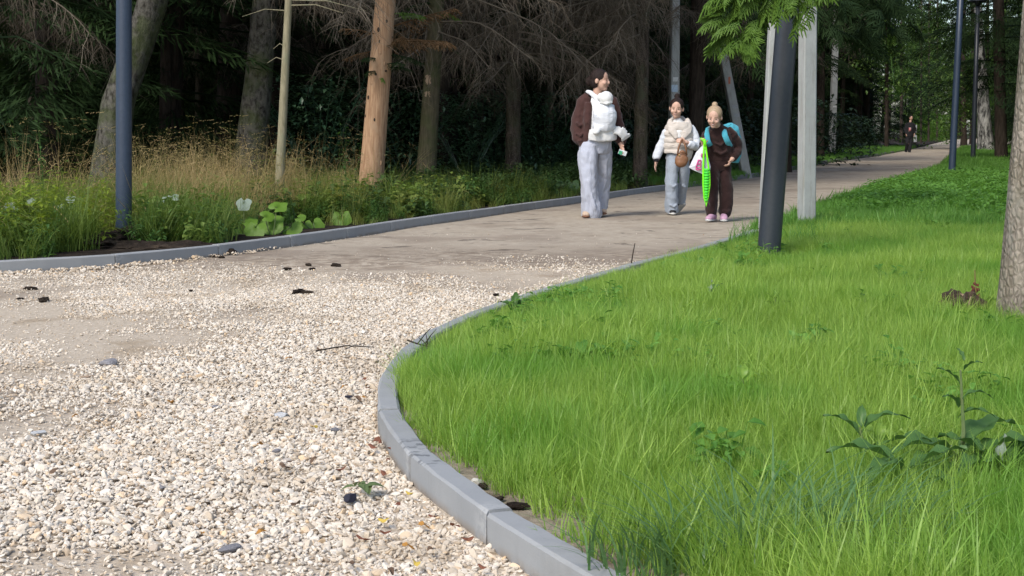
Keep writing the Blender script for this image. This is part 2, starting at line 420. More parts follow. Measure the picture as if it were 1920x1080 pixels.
# ------------------------------------------------------------------ loose white gravel
def stone_mesh(seed, mat, r=1.0, flat=.72, it=1):
    bm = bmesh.new(); bmesh.ops.create_icosphere(bm, subdivisions=it + 1, radius=r)
    rd = random.Random(seed); planes = []
    for _ in range(9):
        v = Vector((rd.gauss(0, 1), rd.gauss(0, 1), rd.gauss(0, 1))).normalized(); planes.append((v, rd.uniform(.48, .80) * r))
    for v in bm.verts:
        for n_, d_ in planes:
            k = v.co.dot(n_)
            if k > d_: v.co -= n_ * (k - d_) * .9
        v.co *= 1 + .12 * noise.noise(v.co * 2.2 + Vector((seed, 0, 0)))
        v.co.x *= 1.15; v.co.z *= flat
    me = bpy.data.meshes.new('stone'); bm.to_mesh(me); bm.free(); me.materials.append(mat); return me
def gravel_mat():
    g = N('white_limestone'); t = g.attr('tint', 'INSTANCER'); o = g.obj()
    c = g.ramp(t, [(0, (.36, .27, .185)), (.06, (.50, .42, .32)), (.30, (.56, .49, .40)), (.6, (.61, .545, .455)), (.88, (.66, .60, .515)), (.97, (.60, .43, .26)), (1, (.36, .33, .30))])
    f = g.noise(g.pos(), 130, 4, .7); c = g.mix(g.ss(f, .5, .75, 0, .3), c, (.42, .34, .24))
    # dusty patches of ground where fines have covered the stones
    d = g.ss(g.noise(g.pos(), 2.2, 5, .65), .50, .66, 0, .62); c = g.mix(d, c, (.43, .35, .255))
    return g.done(g.bsdf(c, .9, g.bump(f, .35, .002), .2))
M['gravel'] = gravel_mat()
sp = [proto('stone', stone_mesh(i, M['gravel'])) for i in range(9)]
def gravel():
    n = 440000
    Y = 2.3 + (13.0 - 2.3) * rng.random(n) ** 1.15
    X = -(.46 * Y + .5) + rng.random(n) * (.46 * Y + 3.0)
    P = np.stack([X, Y], 1)
    dR = side(P, RKa); dL = side(P, LKa)
    ok = (dR < -.008) & (dL > .012)
    fn = fnoise(P, .9, 4.0); fd = fnoise(P, 2.4, 9.0)
    edge = 9.6 + 1.1 * fn + np.clip(-1.0 - X, 0, 3) * .25
    pk = np.clip((edge - Y) / 2.3 + .25, .003, 1.0)
    dust = np.clip(2.6 * (fnoise(P, .85, 51) + .09) + 1.6 * (fd - .1), 0, 1) * np.where(dR > -.35, .25, 1); pk *= 1 - .93 * dust
    fr = .10 + .07 * fnoise(P, 2.0, 3); nearL = (np.abs(dL) < fr) & (X < -2.0); pk = np.where(nearL, .8, pk); pk = np.where((np.abs(dL) < .10) & (X >= -2.0) & (X < -.6), .12, pk)
    # constant number per square metre: the sampling above is uneven in Y
    dens = n * 1.0 / (Y ** .13) / (.92 * Y + 3.5); dens = dens / dens.max()
    ok &= rng.random(n) < pk
    X, Y, dL, edge, dust = X[ok], Y[ok], dL[ok], edge[ok], dust[ok]; k = len(X)
    s = np.exp(rng.normal(math.log(.0052), .36, k)); s = np.clip(s, .0026, .0150) * (1 - .35 * dust) * np.clip(1.15 - .045 * (Y - 4), .75, 1.15)
    s *= np.where((np.abs(dL) < .2) & (X < -1.9), 1.6, 1.0)
    Z = .002 + s * .2 + rng.random(k) * .005 + .012 * fnoise(np.stack([X, Y], 1), .8)
    Z += np.where((np.abs(dL) < .15) & (X < -1.9), .02 * (1 - np.abs(dL) / .15), 0)
    T = rng.random(k); T = np.where((np.abs(dL) < .2) & (rng.random(k) < .45) & (X < -1.9), T * .06, T)
    R = np.stack([rng.normal(0, .5, k), rng.normal(0, .5, k), rng.random(k) * 6.28], 1)
    S = np.stack([s * (1 + .25 * rng.random(k)), s * (.8 + .3 * rng.random(k)), s * (.60 + .35 * rng.random(k))], 1)
    return scatter('gravel', sp, np.stack([X, Y, Z], 1), R, S, T, 'loose white crushed limestone covering the near path', 'gravel')
gravel()

# ------------------------------------------------------------------ grass blades, herbs
def blade(m, base, h, w, lean, az, tint, n=3, droop=1.6):
    side_ = Vector((-math.sin(az), math.cos(az), 0)); dir_ = Vector((math.cos(az), math.sin(az), 0))
    vs = []; b = Vector(base)
    for i in range(n + 1):
        t = i / n; p = b + Vector((0, 0, h * (t - .30 * lean * t ** droop))) + dir_ * (h * lean * t ** droop)
        ww = w * (1 - t ** 1.6) * .5
        if i == n: vs.append(p)
        else: vs.append(p - side_ * ww); vs.append(p + side_ * ww)
    fs = [(2 * i, 2 * i + 1, 2 * i + 3, 2 * i + 2) for i in range(n - 1)] + [(2 * n - 2, 2 * n - 1, 2 * n)]
    m.add(vs, fs, tint)
def tuft(seed, mat, n=46, rad=.07, h=(.07, .15), w=(.0022, .0042), lean=(.1, .9)):
    rd = random.Random(seed); m = MB()
    for _ in range(n):
        r = rad * math.sqrt(rd.random()); a = rd.random() * 6.28
        blade(m, (r * math.cos(a), r * math.sin(a), -.01), rd.uniform(*h), rd.uniform(*w), rd.uniform(*lean), rd.random() * 6.28, rd.random())
    return m.mesh('tuft', mat)
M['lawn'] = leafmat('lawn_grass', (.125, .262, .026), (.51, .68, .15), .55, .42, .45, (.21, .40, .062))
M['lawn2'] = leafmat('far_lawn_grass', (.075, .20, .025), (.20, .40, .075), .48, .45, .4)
M['dry'] = leafmat('dry_grass', (.26, .19, .085), (.52, .39, .20), .4, .7, .15, (.20, .19, .06))
M['wild'] = leafmat('wild_grass', (.075, .14, .025), (.21, .28, .06), .42, .5, .25, (.22, .23, .06))
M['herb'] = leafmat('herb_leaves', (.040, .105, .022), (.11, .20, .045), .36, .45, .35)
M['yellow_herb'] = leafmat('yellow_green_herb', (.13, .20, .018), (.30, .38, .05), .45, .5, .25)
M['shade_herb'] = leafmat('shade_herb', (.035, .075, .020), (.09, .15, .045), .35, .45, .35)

lawn_p = [proto('tuft', tuft(i, M['lawn'], 46, .08, (.075, .185), (.0026, .0048), (.05, .95))) for i in range(8)] + [proto('tuft', tuft(12 + i, M['lawn'], 26, .09, (.12, .25), (.004, .0068), (.2, 1.2))) for i in range(2)]
lawn_s = [proto('tuft', tuft(20 + i, M['lawn'], 26, .04, (.04, .10))) for i in range(4)]
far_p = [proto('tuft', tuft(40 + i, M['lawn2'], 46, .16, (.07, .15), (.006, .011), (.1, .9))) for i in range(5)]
LAMP_XY = at(1440, 492, .045)
def lawn():
    # near lawn
    n = 46000; Y = 2.2 + 11.8 * rng.random(n) ** .85; X = -.7 + rng.random(n) * (.42 * Y + 1.6)
    P = np.stack([X, Y], 1); d = side(P, RKa); f = fnoise(P, 1.6, 2.0); bare = fnoise(P, 2.6, 31.0)
    margin = np.where(Y < 3.95, .15, np.where(Y < 4.6, .095, np.where(Y > 5.6, .10, .075))) + .035 * fnoise(P, 5, 7)
    dens = np.clip(1.15 - .03 * (Y - 3), .35, 1) * np.where((d < .35) & (bare > .12), .35, 1)
    ok = (d > margin + .03) & (rng.random(n) < dens); P, d, f = P[ok], d[ok], f[ok]; k = len(P); lp = np.hypot(P[:, 0] - LAMP_XY[0], P[:, 1] - LAMP_XY[1] + .1)
    s = (.86 + .30 * f) * np.clip(np.where(Y[ok] > 5.4, .42, .60) + d * 1.2, .42, 1.0) * (.85 + .3 * rng.random(k)) * np.clip(1.12 - .02 * P[:, 1], .8, 1.1) * np.clip(.25 + 1.6 * lp, .25, 1)
    Z = np.full(k, .045)
    R = np.stack([rng.normal(0, .14, k) + .03, rng.normal(0, .14, k), rng.random(k) * 6.28], 1)
    S = np.stack([s, s, s * (.9 + .35 * rng.random(k))], 1)
    scatter('lawn_grass', lawn_p, np.column_stack([P, Z]), R, S, np.clip(.5 + .35 * f + rng.normal(0, .22, k), 0, 1), 'bright fresh green lawn grass inside the kerb', 'grass')
    # thin stragglers on the bare strip behind the kerb
    n = 6000; Y = 2.2 + 5.5 * rng.random(n); X = -.7 + rng.random(n) * 2.4; P = np.stack([X, Y], 1); d = side(P, RKa)
    ok = (d > KT + .02) & (d < .26) & (rng.random(n) < np.where(fnoise(P, 3.5, 5) > -.1, .30, .07)) ; P = P[ok]; k = len(P)
    R = np.stack([rng.normal(0, .3, k), rng.normal(0, .3, k), rng.random(k) * 6.28], 1)
    scatter('sparse_grass', lawn_s, np.column_stack([P, np.full(k, .045)]), R, .6 + .7 * rng.random(k), rng.random(k), 'thin grass sprouting on the sandy strip behind the kerb', 'grass')
    # far lawn to the trees on the right
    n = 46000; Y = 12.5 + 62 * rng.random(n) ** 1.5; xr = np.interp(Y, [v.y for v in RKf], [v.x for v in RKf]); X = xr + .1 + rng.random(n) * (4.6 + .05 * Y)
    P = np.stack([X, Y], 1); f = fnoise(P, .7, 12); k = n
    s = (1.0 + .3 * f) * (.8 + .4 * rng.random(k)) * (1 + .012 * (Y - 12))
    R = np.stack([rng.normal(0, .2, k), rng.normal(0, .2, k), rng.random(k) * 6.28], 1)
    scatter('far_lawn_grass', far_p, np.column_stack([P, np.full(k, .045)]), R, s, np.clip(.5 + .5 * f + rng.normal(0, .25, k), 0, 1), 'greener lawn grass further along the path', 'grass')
    # grass strip left of the path, under the trees
    n = 9000; Y = 24 + 60 * rng.random(n) ** 1.3; xl = np.interp(Y, [v.y for v in LKf], [v.x for v in LKf]); X = xl - .12 - rng.random(n) ** 1.4 * 2.6
    k = n; R = np.stack([rng.normal(0, .2, k), rng.normal(0, .2, k), rng.random(k) * 6.28], 1)
    scatter('verge_grass', far_p, np.stack([X, Y, np.full(k, .05)], 1), R, .8 + .5 * rng.random(k), rng.random(k), 'short grass along the far left kerb', 'grass')
lawn()

def leaf_quad(m, base, dir_, L, W, tint, fold=.18, droop=.25, n=3):
    dir_ = Vector(dir_).normalized(); up = Vector((0, 0, 1)); sd = dir_.cross(up)
    sd = sd.normalized() if sd.length > 1e-4 else Vector((1, 0, 0)); nrm = sd.cross(dir_)
    b = Vector(base); vs = []
    prof = {2: [(0, .05), (.5, 1), (1, 0)], 3: [(0, .05), (.33, .95), (.7, .72), (1, 0)], 4: [(0, .1), (.22, .85), (.5, 1), (.78, .62), (1, 0)]}[n]
    for t, ww in prof:
        p = b + dir_ * (L * t) - up * (droop * L * t * t)
        vs += [p - sd * (W * ww * .5) + nrm * (fold * W * ww), p, p + sd * (W * ww * .5) + nrm * (fold * W * ww)]
    fs = []
    for i in range(len(prof) - 1):
        for j in range(2): fs.append((3 * i + j, 3 * i + j + 1, 3 * i + j + 4, 3 * i + j + 3))
    m.add(vs, fs, tint)
def herb(seed, mat, h=.4, stems=7, rad=.12, L=(.04, .09), wr=.45, leaves=9):
    rd = random.Random(seed); m = MB()
    for _ in range(stems):
        a = rd.random() * 6.28; r = rad * rd.random(); b = Vector((r * math.cos(a), r * math.sin(a), 0)); hh = h * rd.uniform(.5, 1.1)
        top = b + Vector((rd.gauss(0, .12) * hh, rd.gauss(0, .12) * hh, hh)); m.tube([b, (b + top) / 2 + Vector((rd.gauss(0, .01), rd.gauss(0, .01), 0)), top], [.003, .0025, .001], 3, rd.random())
        for i in range(leaves):
            t = .2 + .8 * (i + rd.random()) / leaves; p = b + (top - b) * t; q = rd.random() * 6.28; l = rd.uniform(*L) * (1.15 - .5 * t)
            leaf_quad(m, p, (math.cos(q), math.sin(q), rd.uniform(-.2, .6)), l, l * wr, rd.random(), droop=rd.uniform(.1, .5))
    return m.mesh('herb', mat)
def tallgrass(seed, mat, n=34, rad=.10, h=(.35, .85), w=(.003, .0055), lean=(.15, .8), heads=.35, headmat=None):
    rd = random.Random(seed); m = MB(); wind = rd.uniform(-.5, .5)
    for _ in range(n):
        r = rad * math.sqrt(rd.random()); a = rd.random() * 6.28; b = Vector((r * math.cos(a), r * math.sin(a), 0)); hh = rd.uniform(*h); q = rd.gauss(0.2 + wind, 1.1); ln = rd.uniform(*lean); tn = rd.random()
        blade(m, b, hh, rd.uniform(*w), ln, q, tn, 4, 2.2)
        if rd.random() < heads:
            tip = b + Vector((0, 0, hh * (1 - .3 * ln))) + Vector((math.cos(q), math.sin(q), 0)) * hh * ln
            dr = Vector((math.cos(q), math.sin(q), .2 - ln))
            for i in range(7):
                p = tip - dr * (.02 * i); e = Vector((rd.gauss(0, 1), rd.gauss(0, 1), rd.gauss(0, .6))).normalized() * .015 + dr * .02
                m.add([p, p + e * .6 + Vector((.002, 0, .002)), p + e, p + e * .6 - Vector((.002, 0, .002))], [(0, 1, 2, 3)], min(1, tn + .3))
    return m.mesh('grass', mat)
dry_p = [proto('grass', tallgrass(i, M['dry'], 26, .13, (.35, .95), (.003, .0055), (.1, 1.0), .3)) for i in range(6)]
wild_p = [proto('grass', tallgrass(30 + i, M['wild'], 42, .12, (.25, .6), (.004, .008), (.2, 1.0), .06)) for i in range(5)]
herb_p = [proto('herb', herb(i, M['herb'], .34, 8, .13)) for i in range(5)] + [proto('herb', herb(10 + i, M['herb'], .24, 9, .14, (.05, .10), .6, 6)) for i in range(2)]
yel_p = [proto('herb', herb(50 + i, M['yellow_herb'], .5, 9, .16, (.06, .11), .4, 12)) for i in range(4)]
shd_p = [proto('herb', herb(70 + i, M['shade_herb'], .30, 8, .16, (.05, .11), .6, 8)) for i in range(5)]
cov_p = [proto('herb', herb(90 + i, M['lawn2'], .16, 9, .15, (.05, .09), .62, 5)) for i in range(4)]

def pxx(P): return 960 + F * P[:, 0] / P[:, 1]
def verge(name, protos, n, ymin, ymax, fn, s0, s1, label, cat, tilt=.15, xw=9.0):
    Y = ymin + (ymax - ymin) * rng.random(n); X = np.interp(Y, LKa[:, 1], LKa[:, 0]) - .08 - rng.random(n) * xw
    X = np.where(Y < 9.3, -8 + rng.random(n) * 6, X)
    P = np.stack([X, Y], 1); d = -side(P, LKa); px = pxx(P)
    pr = fn(d, px, P); ok = (d > .13) & (rng.random(n) < pr) & (px > -160); P = P[ok]; d = d[ok]; k = len(P)
    R = np.stack([rng.normal(0, tilt, k), rng.normal(0, tilt, k), rng.random(k) * 6.28], 1)
    s = s0 + (s1 - s0) * rng.random(k); s *= np.clip(.55 + d * .6, .55, 1.0)
    scatter(name, protos, np.column_stack([P, np.full(k, .045)]), R, s, np.clip(.5 + .6 * fnoise(P, .8, 3) + rng.normal(0, .2, k), 0, 1), label, cat)
def zone(lo, hi, x, soft): return np.clip((x - lo) / soft, 0, 1) * np.clip((hi - x) / soft, 0, 1)
verge('dry_grass', dry_p, 3300, 8.7, 18, lambda d, px, P: np.where(px < 690, np.clip((d - 1.0) / .8, 0, 1) * np.clip((4.8 - d) / 1.2, 0, 1), .16 * np.clip((d - .7) / .8, 0, 1) * np.clip((3.2 - d), 0, 1)) * np.where(px < 240, .25, 1) * np.clip(.55 + 1.6 * fnoise(P, .9, 6), .05, 1), .6, 1.2,
      'tall straw coloured dry grass at the forest edge', 'dry grass', .28)
bare = lambda d, px: np.where((px > 425) & (px < 665), np.clip((d - .55) / .4, 0, 1), 1) * np.where((px > 250) & (px < 345), np.clip((d - .55) / .25, 0, 1), 1) * np.where((px > 158) & (px <= 262), np.clip((d - 1.75) / .2, 0, 1), 1) * np.where((px > 100) & (px <= 158), np.clip((d - .5) / .3, 0, 1), 1)
verge('wild_grass', wild_p, 7600, 8.7, 19, lambda d, px, P: bare(d, px) * np.clip((d - .22) / .5, 0, 1) * np.clip((4.2 - d) / 1.5, 0, 1) * np.where(px < 330, .9, .45) * np.where(px > 700, .6, 1) * np.clip(.6 + 1.5 * fnoise(P, 1.1, 15), .1, 1), .6, 1.15,
      'rank green grass along the woodland verge', 'grass', .28)
verge('nettle_patch', herb_p, 6500, 8.7, 20, lambda d, px, P: bare(d, px) * np.clip((d - .2) / .3, 0, 1) * np.clip((2.3 - d) / 1.4, 0, 1) * np.where((px > 235) & (px < 440), .95, .42) * np.where(px < 215, .55, 1) * np.clip(.7 + 1.3 * fnoise(P, 1.3, 25), .12, 1), .55, 1.15,
      'low dark green herbs growing beside the left kerb', 'herbs')
verge('broad_verge_weeds', [proto('herb', herb(110 + i, M['wild'], .30, 7, .16, (.07, .13), .7, 6)) for i in range(4)], 2600, 8.8, 17, lambda d, px, P: bare(d, px) * np.clip((d - .3) / .4, 0, 1) * np.clip((3.2 - d), 0, 1) * np.where(px < 680, .5, .25) * np.clip(.6 + 1.6 * fnoise(P, 1.0, 75), .05, 1), .7, 1.4,
      'light green broad leaved weeds among the verge grass', 'weeds')
verge('short_verge_grass', [proto('grass', tallgrass(60 + i, M['wild'], 44, .12, (.10, .28), (.004, .007), (.2, 1.0), 0)) for i in range(4)], 4200, 12, 27, lambda d, px, P: np.clip((d - .12) / .2, 0, 1) * np.clip((1.9 - d) / .8, 0, 1) * np.where(px > 650, .75, .1) * np.clip(.7 + 1.3 * fnoise(P, 1.2, 45), .1, 1), .7, 1.2,
      'short soft grass behind the left kerb in the shade', 'grass', .25)
verge('yellow_green_weeds', yel_p, 1500, 8.8, 13.5, lambda d, px, P: np.clip((d - .9) / .6, 0, 1) * np.clip((3.2 - d), 0, 1) * np.where(px < 110, .9, np.where(px < 230, .2, .03)), .7, 1.15,
      'yellow green weeds at the left edge of the verge', 'weeds')
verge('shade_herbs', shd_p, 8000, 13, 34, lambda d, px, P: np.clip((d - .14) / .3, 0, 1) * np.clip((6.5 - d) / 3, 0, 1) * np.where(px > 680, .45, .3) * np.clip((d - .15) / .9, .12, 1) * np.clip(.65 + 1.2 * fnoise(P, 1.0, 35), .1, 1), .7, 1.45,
      'dark leafy undergrowth in the shade of the trees', 'undergrowth')
def cover():
    n = 3600; Y = 13.2 + 14 * rng.random(n); xr = np.interp(Y, RKa[:, 1], RKa[:, 0]); X = xr + .25 + rng.random(n) * 4.5
    P = np.stack([X, Y], 1); ok = rng.random(n) < np.clip((Y - 13.6 + 1.5 * fnoise(P, .6, 8)) / 2.5, .04, 1); P = P[ok]; k = len(P)
    R = np.stack([rng.normal(0, .2, k), rng.normal(0, .2, k), rng.random(k) * 6.28], 1)
    scatter('broad_leaved_weeds', cov_p, np.column_stack([P, np.full(k, .045)]), R, .8 + .6 * rng.random(k), rng.random(k), 'low broad leaved weeds over the middle of the lawn', 'weeds')
    n = 900; Y = 3.2 + 9 * rng.random(n); X = -.3 + rng.random(n) * (.4 * Y + 1.2); P = np.stack([X, Y], 1); d = side(P, RKa); ok = (d > .3) & (rng.random(n) < np.clip(2.4 * (fnoise(P, .9, 61) - .08), 0, .9)); P = P[ok]; k = len(P)
    R = np.stack([rng.normal(0, .2, k), rng.normal(0, .2, k), rng.random(k) * 6.28], 1)
    scatter('clover_patches', cov_p, np.column_stack([P, np.full(k, .06)]), R, .55 + .4 * rng.random(k), rng.random(k), 'small broad leaved weeds growing through the sunny lawn', 'weeds')
cover()

# ------------------------------------------------------------------ trees
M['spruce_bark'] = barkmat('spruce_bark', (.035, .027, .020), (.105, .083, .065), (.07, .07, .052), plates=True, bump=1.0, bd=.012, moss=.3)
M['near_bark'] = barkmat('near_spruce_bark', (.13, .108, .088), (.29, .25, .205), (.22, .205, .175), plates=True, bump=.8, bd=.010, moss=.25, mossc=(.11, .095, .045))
M['pine_bark'] = barkmat('orange_bark', (.26, .15, .085), (.43, .275, .165), (.36, .24, .15), vs=(30, 30, 2.2), bump=.7, bd=.008)
M['green_bark'] = barkmat('greenish_bark', (.06, .053, .032), (.125, .105, .066), (.10, .10, .05), vs=(22, 22, 3), bump=.7, moss=.5)
M['birch_bark'] = barkmat('old_birch_bark', (.018, .016, .012), (.105, .098, .083), (.10, .095, .075), vs=(11, 11, 7), bump=1.0, bd=.02, moss=.6)
M['birch_white'] = barkmat('white_birch_bark', (.02, .02, .02), (.40, .39, .36), (.025, .024, .022), vs=(5, 5, 1.6), bump=.8)
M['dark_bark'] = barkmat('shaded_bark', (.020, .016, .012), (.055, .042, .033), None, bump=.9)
M['sap_bark'] = barkmat('sapling_bark', (.17, .155, .095), (.27, .24, .16), (.20, .20, .13), vs=(40, 40, 5), bump=.4, bd=.004)
M['wound'] = barkmat('bare_wood', (.30, .20, .13), (.46, .34, .24), None, vs=(30, 30, 3), bump=.4)
M['twig'] = leafmat('dead_twig', (.062, .048, .034), (.30, .262, .205), 0, .9, .1)
M['dead_needles'] = leafmat('dead_brown_needles', (.10, .06, .03), (.24, .15, .08), .25, .8, .1)
M['needles'] = leafmat('spruce_needles', (.010, .022, .008), (.028, .052, .015), .15, .7, .1)
M['fresh_needles'] = leafmat('fresh_spruce_needles', (.060, .13, .016), (.20, .33, .055), .35, .55, .25)
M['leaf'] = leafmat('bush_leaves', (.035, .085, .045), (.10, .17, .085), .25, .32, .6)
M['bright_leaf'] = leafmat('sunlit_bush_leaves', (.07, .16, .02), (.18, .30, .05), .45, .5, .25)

def trunk_mesh(name, pts, rad, mat, seed=0, n=22, step=.10, amp=.05, flare=.35):
    """pts: centre line from the ground up, rad: radius at each of them"""
    pts = [Vector(p) for p in pts]; cum = [0]
    for a, b in zip(pts[:-1], pts[1:]): cum.append(cum[-1] + (b - a).length)
    L = cum[-1]; m = max(6, int(L / step)); vs = []; fs = []
    for j in range(m + 1):
        s = L * j / m; x = np.interp(s, cum, [p.x for p in pts]); y = np.interp(s, cum, [p.y for p in pts]); z = np.interp(s, cum, [p.z for p in pts]); r = np.interp(s, cum, rad)
        r *= 1 + flare * math.exp(-s / (1.6 * rad[0] + .05))
        for k in range(n):
            q = 2 * PI * k / n; u = Vector((math.cos(q), math.sin(q), 0))
            dd = 1 + amp * (noise.noise(Vector((u.x * 2.2, u.y * 2.2, s * .9 + seed))) + .6 * noise.noise(Vector((u.x * 6, u.y * 6, s * 4 + seed)))) + (.10 * math.exp(-s / .25) * math.cos(4 * q + seed))
            vs.append(Vector((x, y, z)) + u * (r * dd))
    for j in range(m):
        for k in range(n): fs.append((j * n + k, j * n + (k + 1) % n, (j + 1) * n + (k + 1) % n, (j + 1) * n + k))
    fs.append(tuple(m * n + k for k in range(n)))
    b = MB(); b.add(vs, fs); return b.mesh(name, mat, True)

def crown_mesh(seed, mat, z0=3.2, z1=17, rmax=2.9, nl=85, sprays=95, droop=.30, wood=True):
    rd = random.Random(seed); m = MB()
    for i in range(nl):
        h = z0 + (z1 - z0) * (i + rd.random()) / nl; t = (h - z0) / (z1 - z0); Lr = (rmax * (1 - t) ** .85 + .25) * rd.uniform(.75, 1.12); a = rd.random() * 6.28
        dir_ = Vector((math.cos(a), math.sin(a), 0)); sd = Vector((-dir_.y, dir_.x, 0))
        def pt(q): return dir_ * (Lr * q) + Vector((0, 0, h + Lr * (.12 * q - (droop + .12) * q * q + .10 * q ** 4)))
        if wood: m.tube([pt(0), pt(.4), pt(.75), pt(1)], [.022, .016, .01, .004], 3, 0, caps=False)
        k = max(12, int(3.0 * sprays * Lr / rmax)); tl = rd.random() * .5
        for _ in range(k):
            q = .12 + .88 * rd.random() ** .8; s = rd.choice((-1, 1)); wdt = Lr * .34 * (1.05 - q * .75)
            p = pt(q) + sd * (s * rd.random() * wdt) + Vector((0, 0, -rd.random() * .12 * Lr * .4))
            e = (dir_ * rd.uniform(.3, 1) + sd * (s * rd.uniform(0, .9)) + Vector((0, 0, rd.uniform(-.9, .05)))).normalized(); l = rd.uniform(.16, .32); ww = rd.uniform(.009, .018)
            nn = e.cross(Vector((rd.gauss(0, .5), rd.gauss(0, .5), 1))).normalized() * ww
            m.add([p, p + e * l * .55 + nn, p + e * l, p + e * l * .55 - nn], [(0, 1, 2, 3)], min(1, max(0, tl + rd.random() * .5)))
    return m.mesh('crown', mat)
CROWN = [crown_mesh(i, M['needles'], 4.3, 17, 2.7, 75, 95) for i in range(3)]
LOWC = [crown_mesh(10 + i, M['needles'], .5, 14, 2.9, 95, 110) for i in range(3)]
SMALLT = crown_mesh(20, M['needles'], 3.4, 12, 1.6, 40, 60)

def dead_limb(seed, L=2.3, nt=34, hang=.9):
    """a bare grey brown limb with curtains of hanging twigs, along +X"""
    rd = random.Random(seed); m = MB(); br = rd.uniform(-.15, .15)
    def pt(t): return Vector((L * t, br * L * t * t, L * (.08 * t - .42 * t * t) + .03 * math.sin(t * 9 + seed)))
    m.tube([pt(i / 8) for i in range(9)], [.017 * (1 - i / 9) + .003 for i in range(9)], 4, .6)
    for i in range(nt):
        t = .12 + .88 * (i + rd.random()) / nt; s = rd.choice((-1, 1)); l = rd.uniform(.35, 1.25) * hang * (1.1 - .4 * t)
        e = Vector((rd.uniform(.2, .9), s * rd.uniform(.3, .9), rd.uniform(-.5, .1))).normalized(); p = pt(t); pts = [p]; d_ = e.copy(); nseg = 5
        for k in range(nseg):
            d_ = (d_ + Vector((rd.gauss(0, .16), rd.gauss(0, .16), -.36 + rd.gauss(0, .1)))).normalized(); pts.append(pts[-1] + d_ * (l / nseg))
        tn = rd.random() ** 1.6; m.tube(pts, [.0050 - .0007 * k for k in range(nseg + 1)], 3, tn, caps=False)
        for _ in range(7):
            k = rd.randrange(1, nseg + 1); q = pts[k - 1].lerp(pts[k], rd.random()); f_ = Vector((rd.gauss(.2, .5), rd.gauss(0, .6), rd.uniform(-1.0, .0))).normalized(); sl_ = rd.uniform(.10, .38)
            m.tube([q, q + f_ * sl_ * .5 + Vector((0, 0, -.01)), q + f_ * sl_ + Vector((0, 0, -.06))], [.0021, .0016, .0008], 3, tn * .7 + rd.random() * .3, caps=False)
    return m.mesh('dead_branch', M['twig'])
DEAD = [dead_limb(i, rnd_, 34) for i, rnd_ in enumerate((2.2, 2.6, 1.9, 2.4, 1.5))]

def shoot(m, p, d_, L, r, tint, rd, k=13):
    d_ = d_.normalized(); a = d_.orthogonal().normalized(); b = d_.cross(a)
    m.tube([p, p + d_ * L * .25, p + d_ * L * .75, p + d_ * L], [r * .5, r * .62, r * .5, r * .12], 4, tint, caps=False)
    for i in range(k):
        q = rd.random() * 6.28; t = rd.random(); o = p + d_ * (L * t); u = (a * math.cos(q) + b * math.sin(q)); e = (u + d_ * .9).normalized() * (r * 1.9); s_ = d_.cross(u) * .0016
        m.add([o - s_, o + s_, o + e], [(0, 1, 2)], min(1, tint + .2 * rd.random()))
def bough(seed, L=2.0, nt=22, mat=None, hi=True, tl=.3, droop=.34):
    """a drooping spruce bough along +X with short fat shoots"""
    rd = random.Random(seed); m = MB(); br = rd.uniform(-.2, .2)
    def pt(t): return Vector((L * t, br * L * t * t, L * (.05 * t - droop * t * t)))
    m.tube([pt(i / 6) for i in range(7)], [.014 * (1 - i / 7) + .003 for i in range(7)], 4, 0)
    for i in range(nt):
        t = .15 + .85 * (i + .5 * rd.random()) / nt
        for s in (-1, 1):
            l = rd.uniform(.28, .52) * (1.15 - .65 * t) * L / 2; e = Vector((.75, s * .75, rd.uniform(-.45, -.05))).normalized(); p0 = pt(t); pts = [p0]; d_ = e.copy()
            for k in range(4): d_ = (d_ + Vector((0, 0, -.16)) + Vector((rd.gauss(0, .07), rd.gauss(0, .07), 0))).normalized(); pts.append(pts[-1] + d_ * (l / 4))
            m.tube(pts, [.004, .0035, .003, .0025, .002], 3, 0, caps=False)
            ns = max(4, int(l / .05))
            for j in range(ns):
                u = (j + .6) / ns; q = pts[min(3, int(u * 4))].lerp(pts[min(4, int(u * 4) + 1)], u * 4 - int(u * 4)); sd = d_.cross(Vector((0, 0, 1))).normalized()
                e2 = (d_ * .8 + sd * (.75 if j % 2 else -.75) + Vector((0, 0, rd.uniform(-.45, .1)))).normalized(); sl_ = rd.uniform(.06, .12) * (1.1 - .4 * u)
                shoot(m, q, e2, sl_, rd.uniform(.010, .0135), min(1, tl + .55 * u * rd.random() + .3 * t), rd, 12 if hi else 5)
            shoot(m, pts[-1], d_, .10, .012, min(1, tl + .5), rd, 12 if hi else 5)
    return m.mesh('bough', mat or M['fresh_needles'])
BOUGH = [bough(i, (2.0, 1.6, 2.3)[i], (20, 17, 23)[i]) for i in range(3)]
DBOUGH = [bough(10 + i, (2.2, 1.8)[i], 20, M['needles'], False, .4, .42) for i in range(2)]

def tree(name, base, top, w0, w1, mat, label, cat='tree', group=None, crown=0, crown_z=0, H=13, amp=.05, n=20, rz=None, step=.1, flare=.35, mid=None, cs=1.0):
    """base/top: world points on the centre line; the trunk goes on to height H"""
    base = Vector(base); top = Vector(top); base.z = 0; root = tag(empty(name, base), label, cat, group)
    dr = (top - base); k = dr.z; pts = [Vector((0, 0, -.1))]
    if mid is not None: pts.append(Vector(mid) - base)
    pts.append(dr); rad = [w0] + ([(w0 + w1) / 2] if mid is not None else []) + [w1]
    up = Vector((dr.x / max(k, .1) * .6, dr.y / max(k, .1) * .6, 1)); pts.append(dr + up * (H - k)); rad.append(w1 * .35)
    link('trunk', trunk_mesh('trunk', pts, rad, mat, random.random() * 50, n, step, amp, flare), root)
    if crown is not None:
        o = link('crown', crown if isinstance(crown, bpy.types.Mesh) else CROWN[crown % 3], root, (dr.x * .9, dr.y * .9, crown_z), (0, 0, random.random() * 6.28 if rz is None else rz), cs)
    return root, (lambda z: Vector((np.interp(z, [p.z for p in pts], [p.x for p in pts]), np.interp(z, [p.z for p in pts], [p.y for p in pts]), z)))
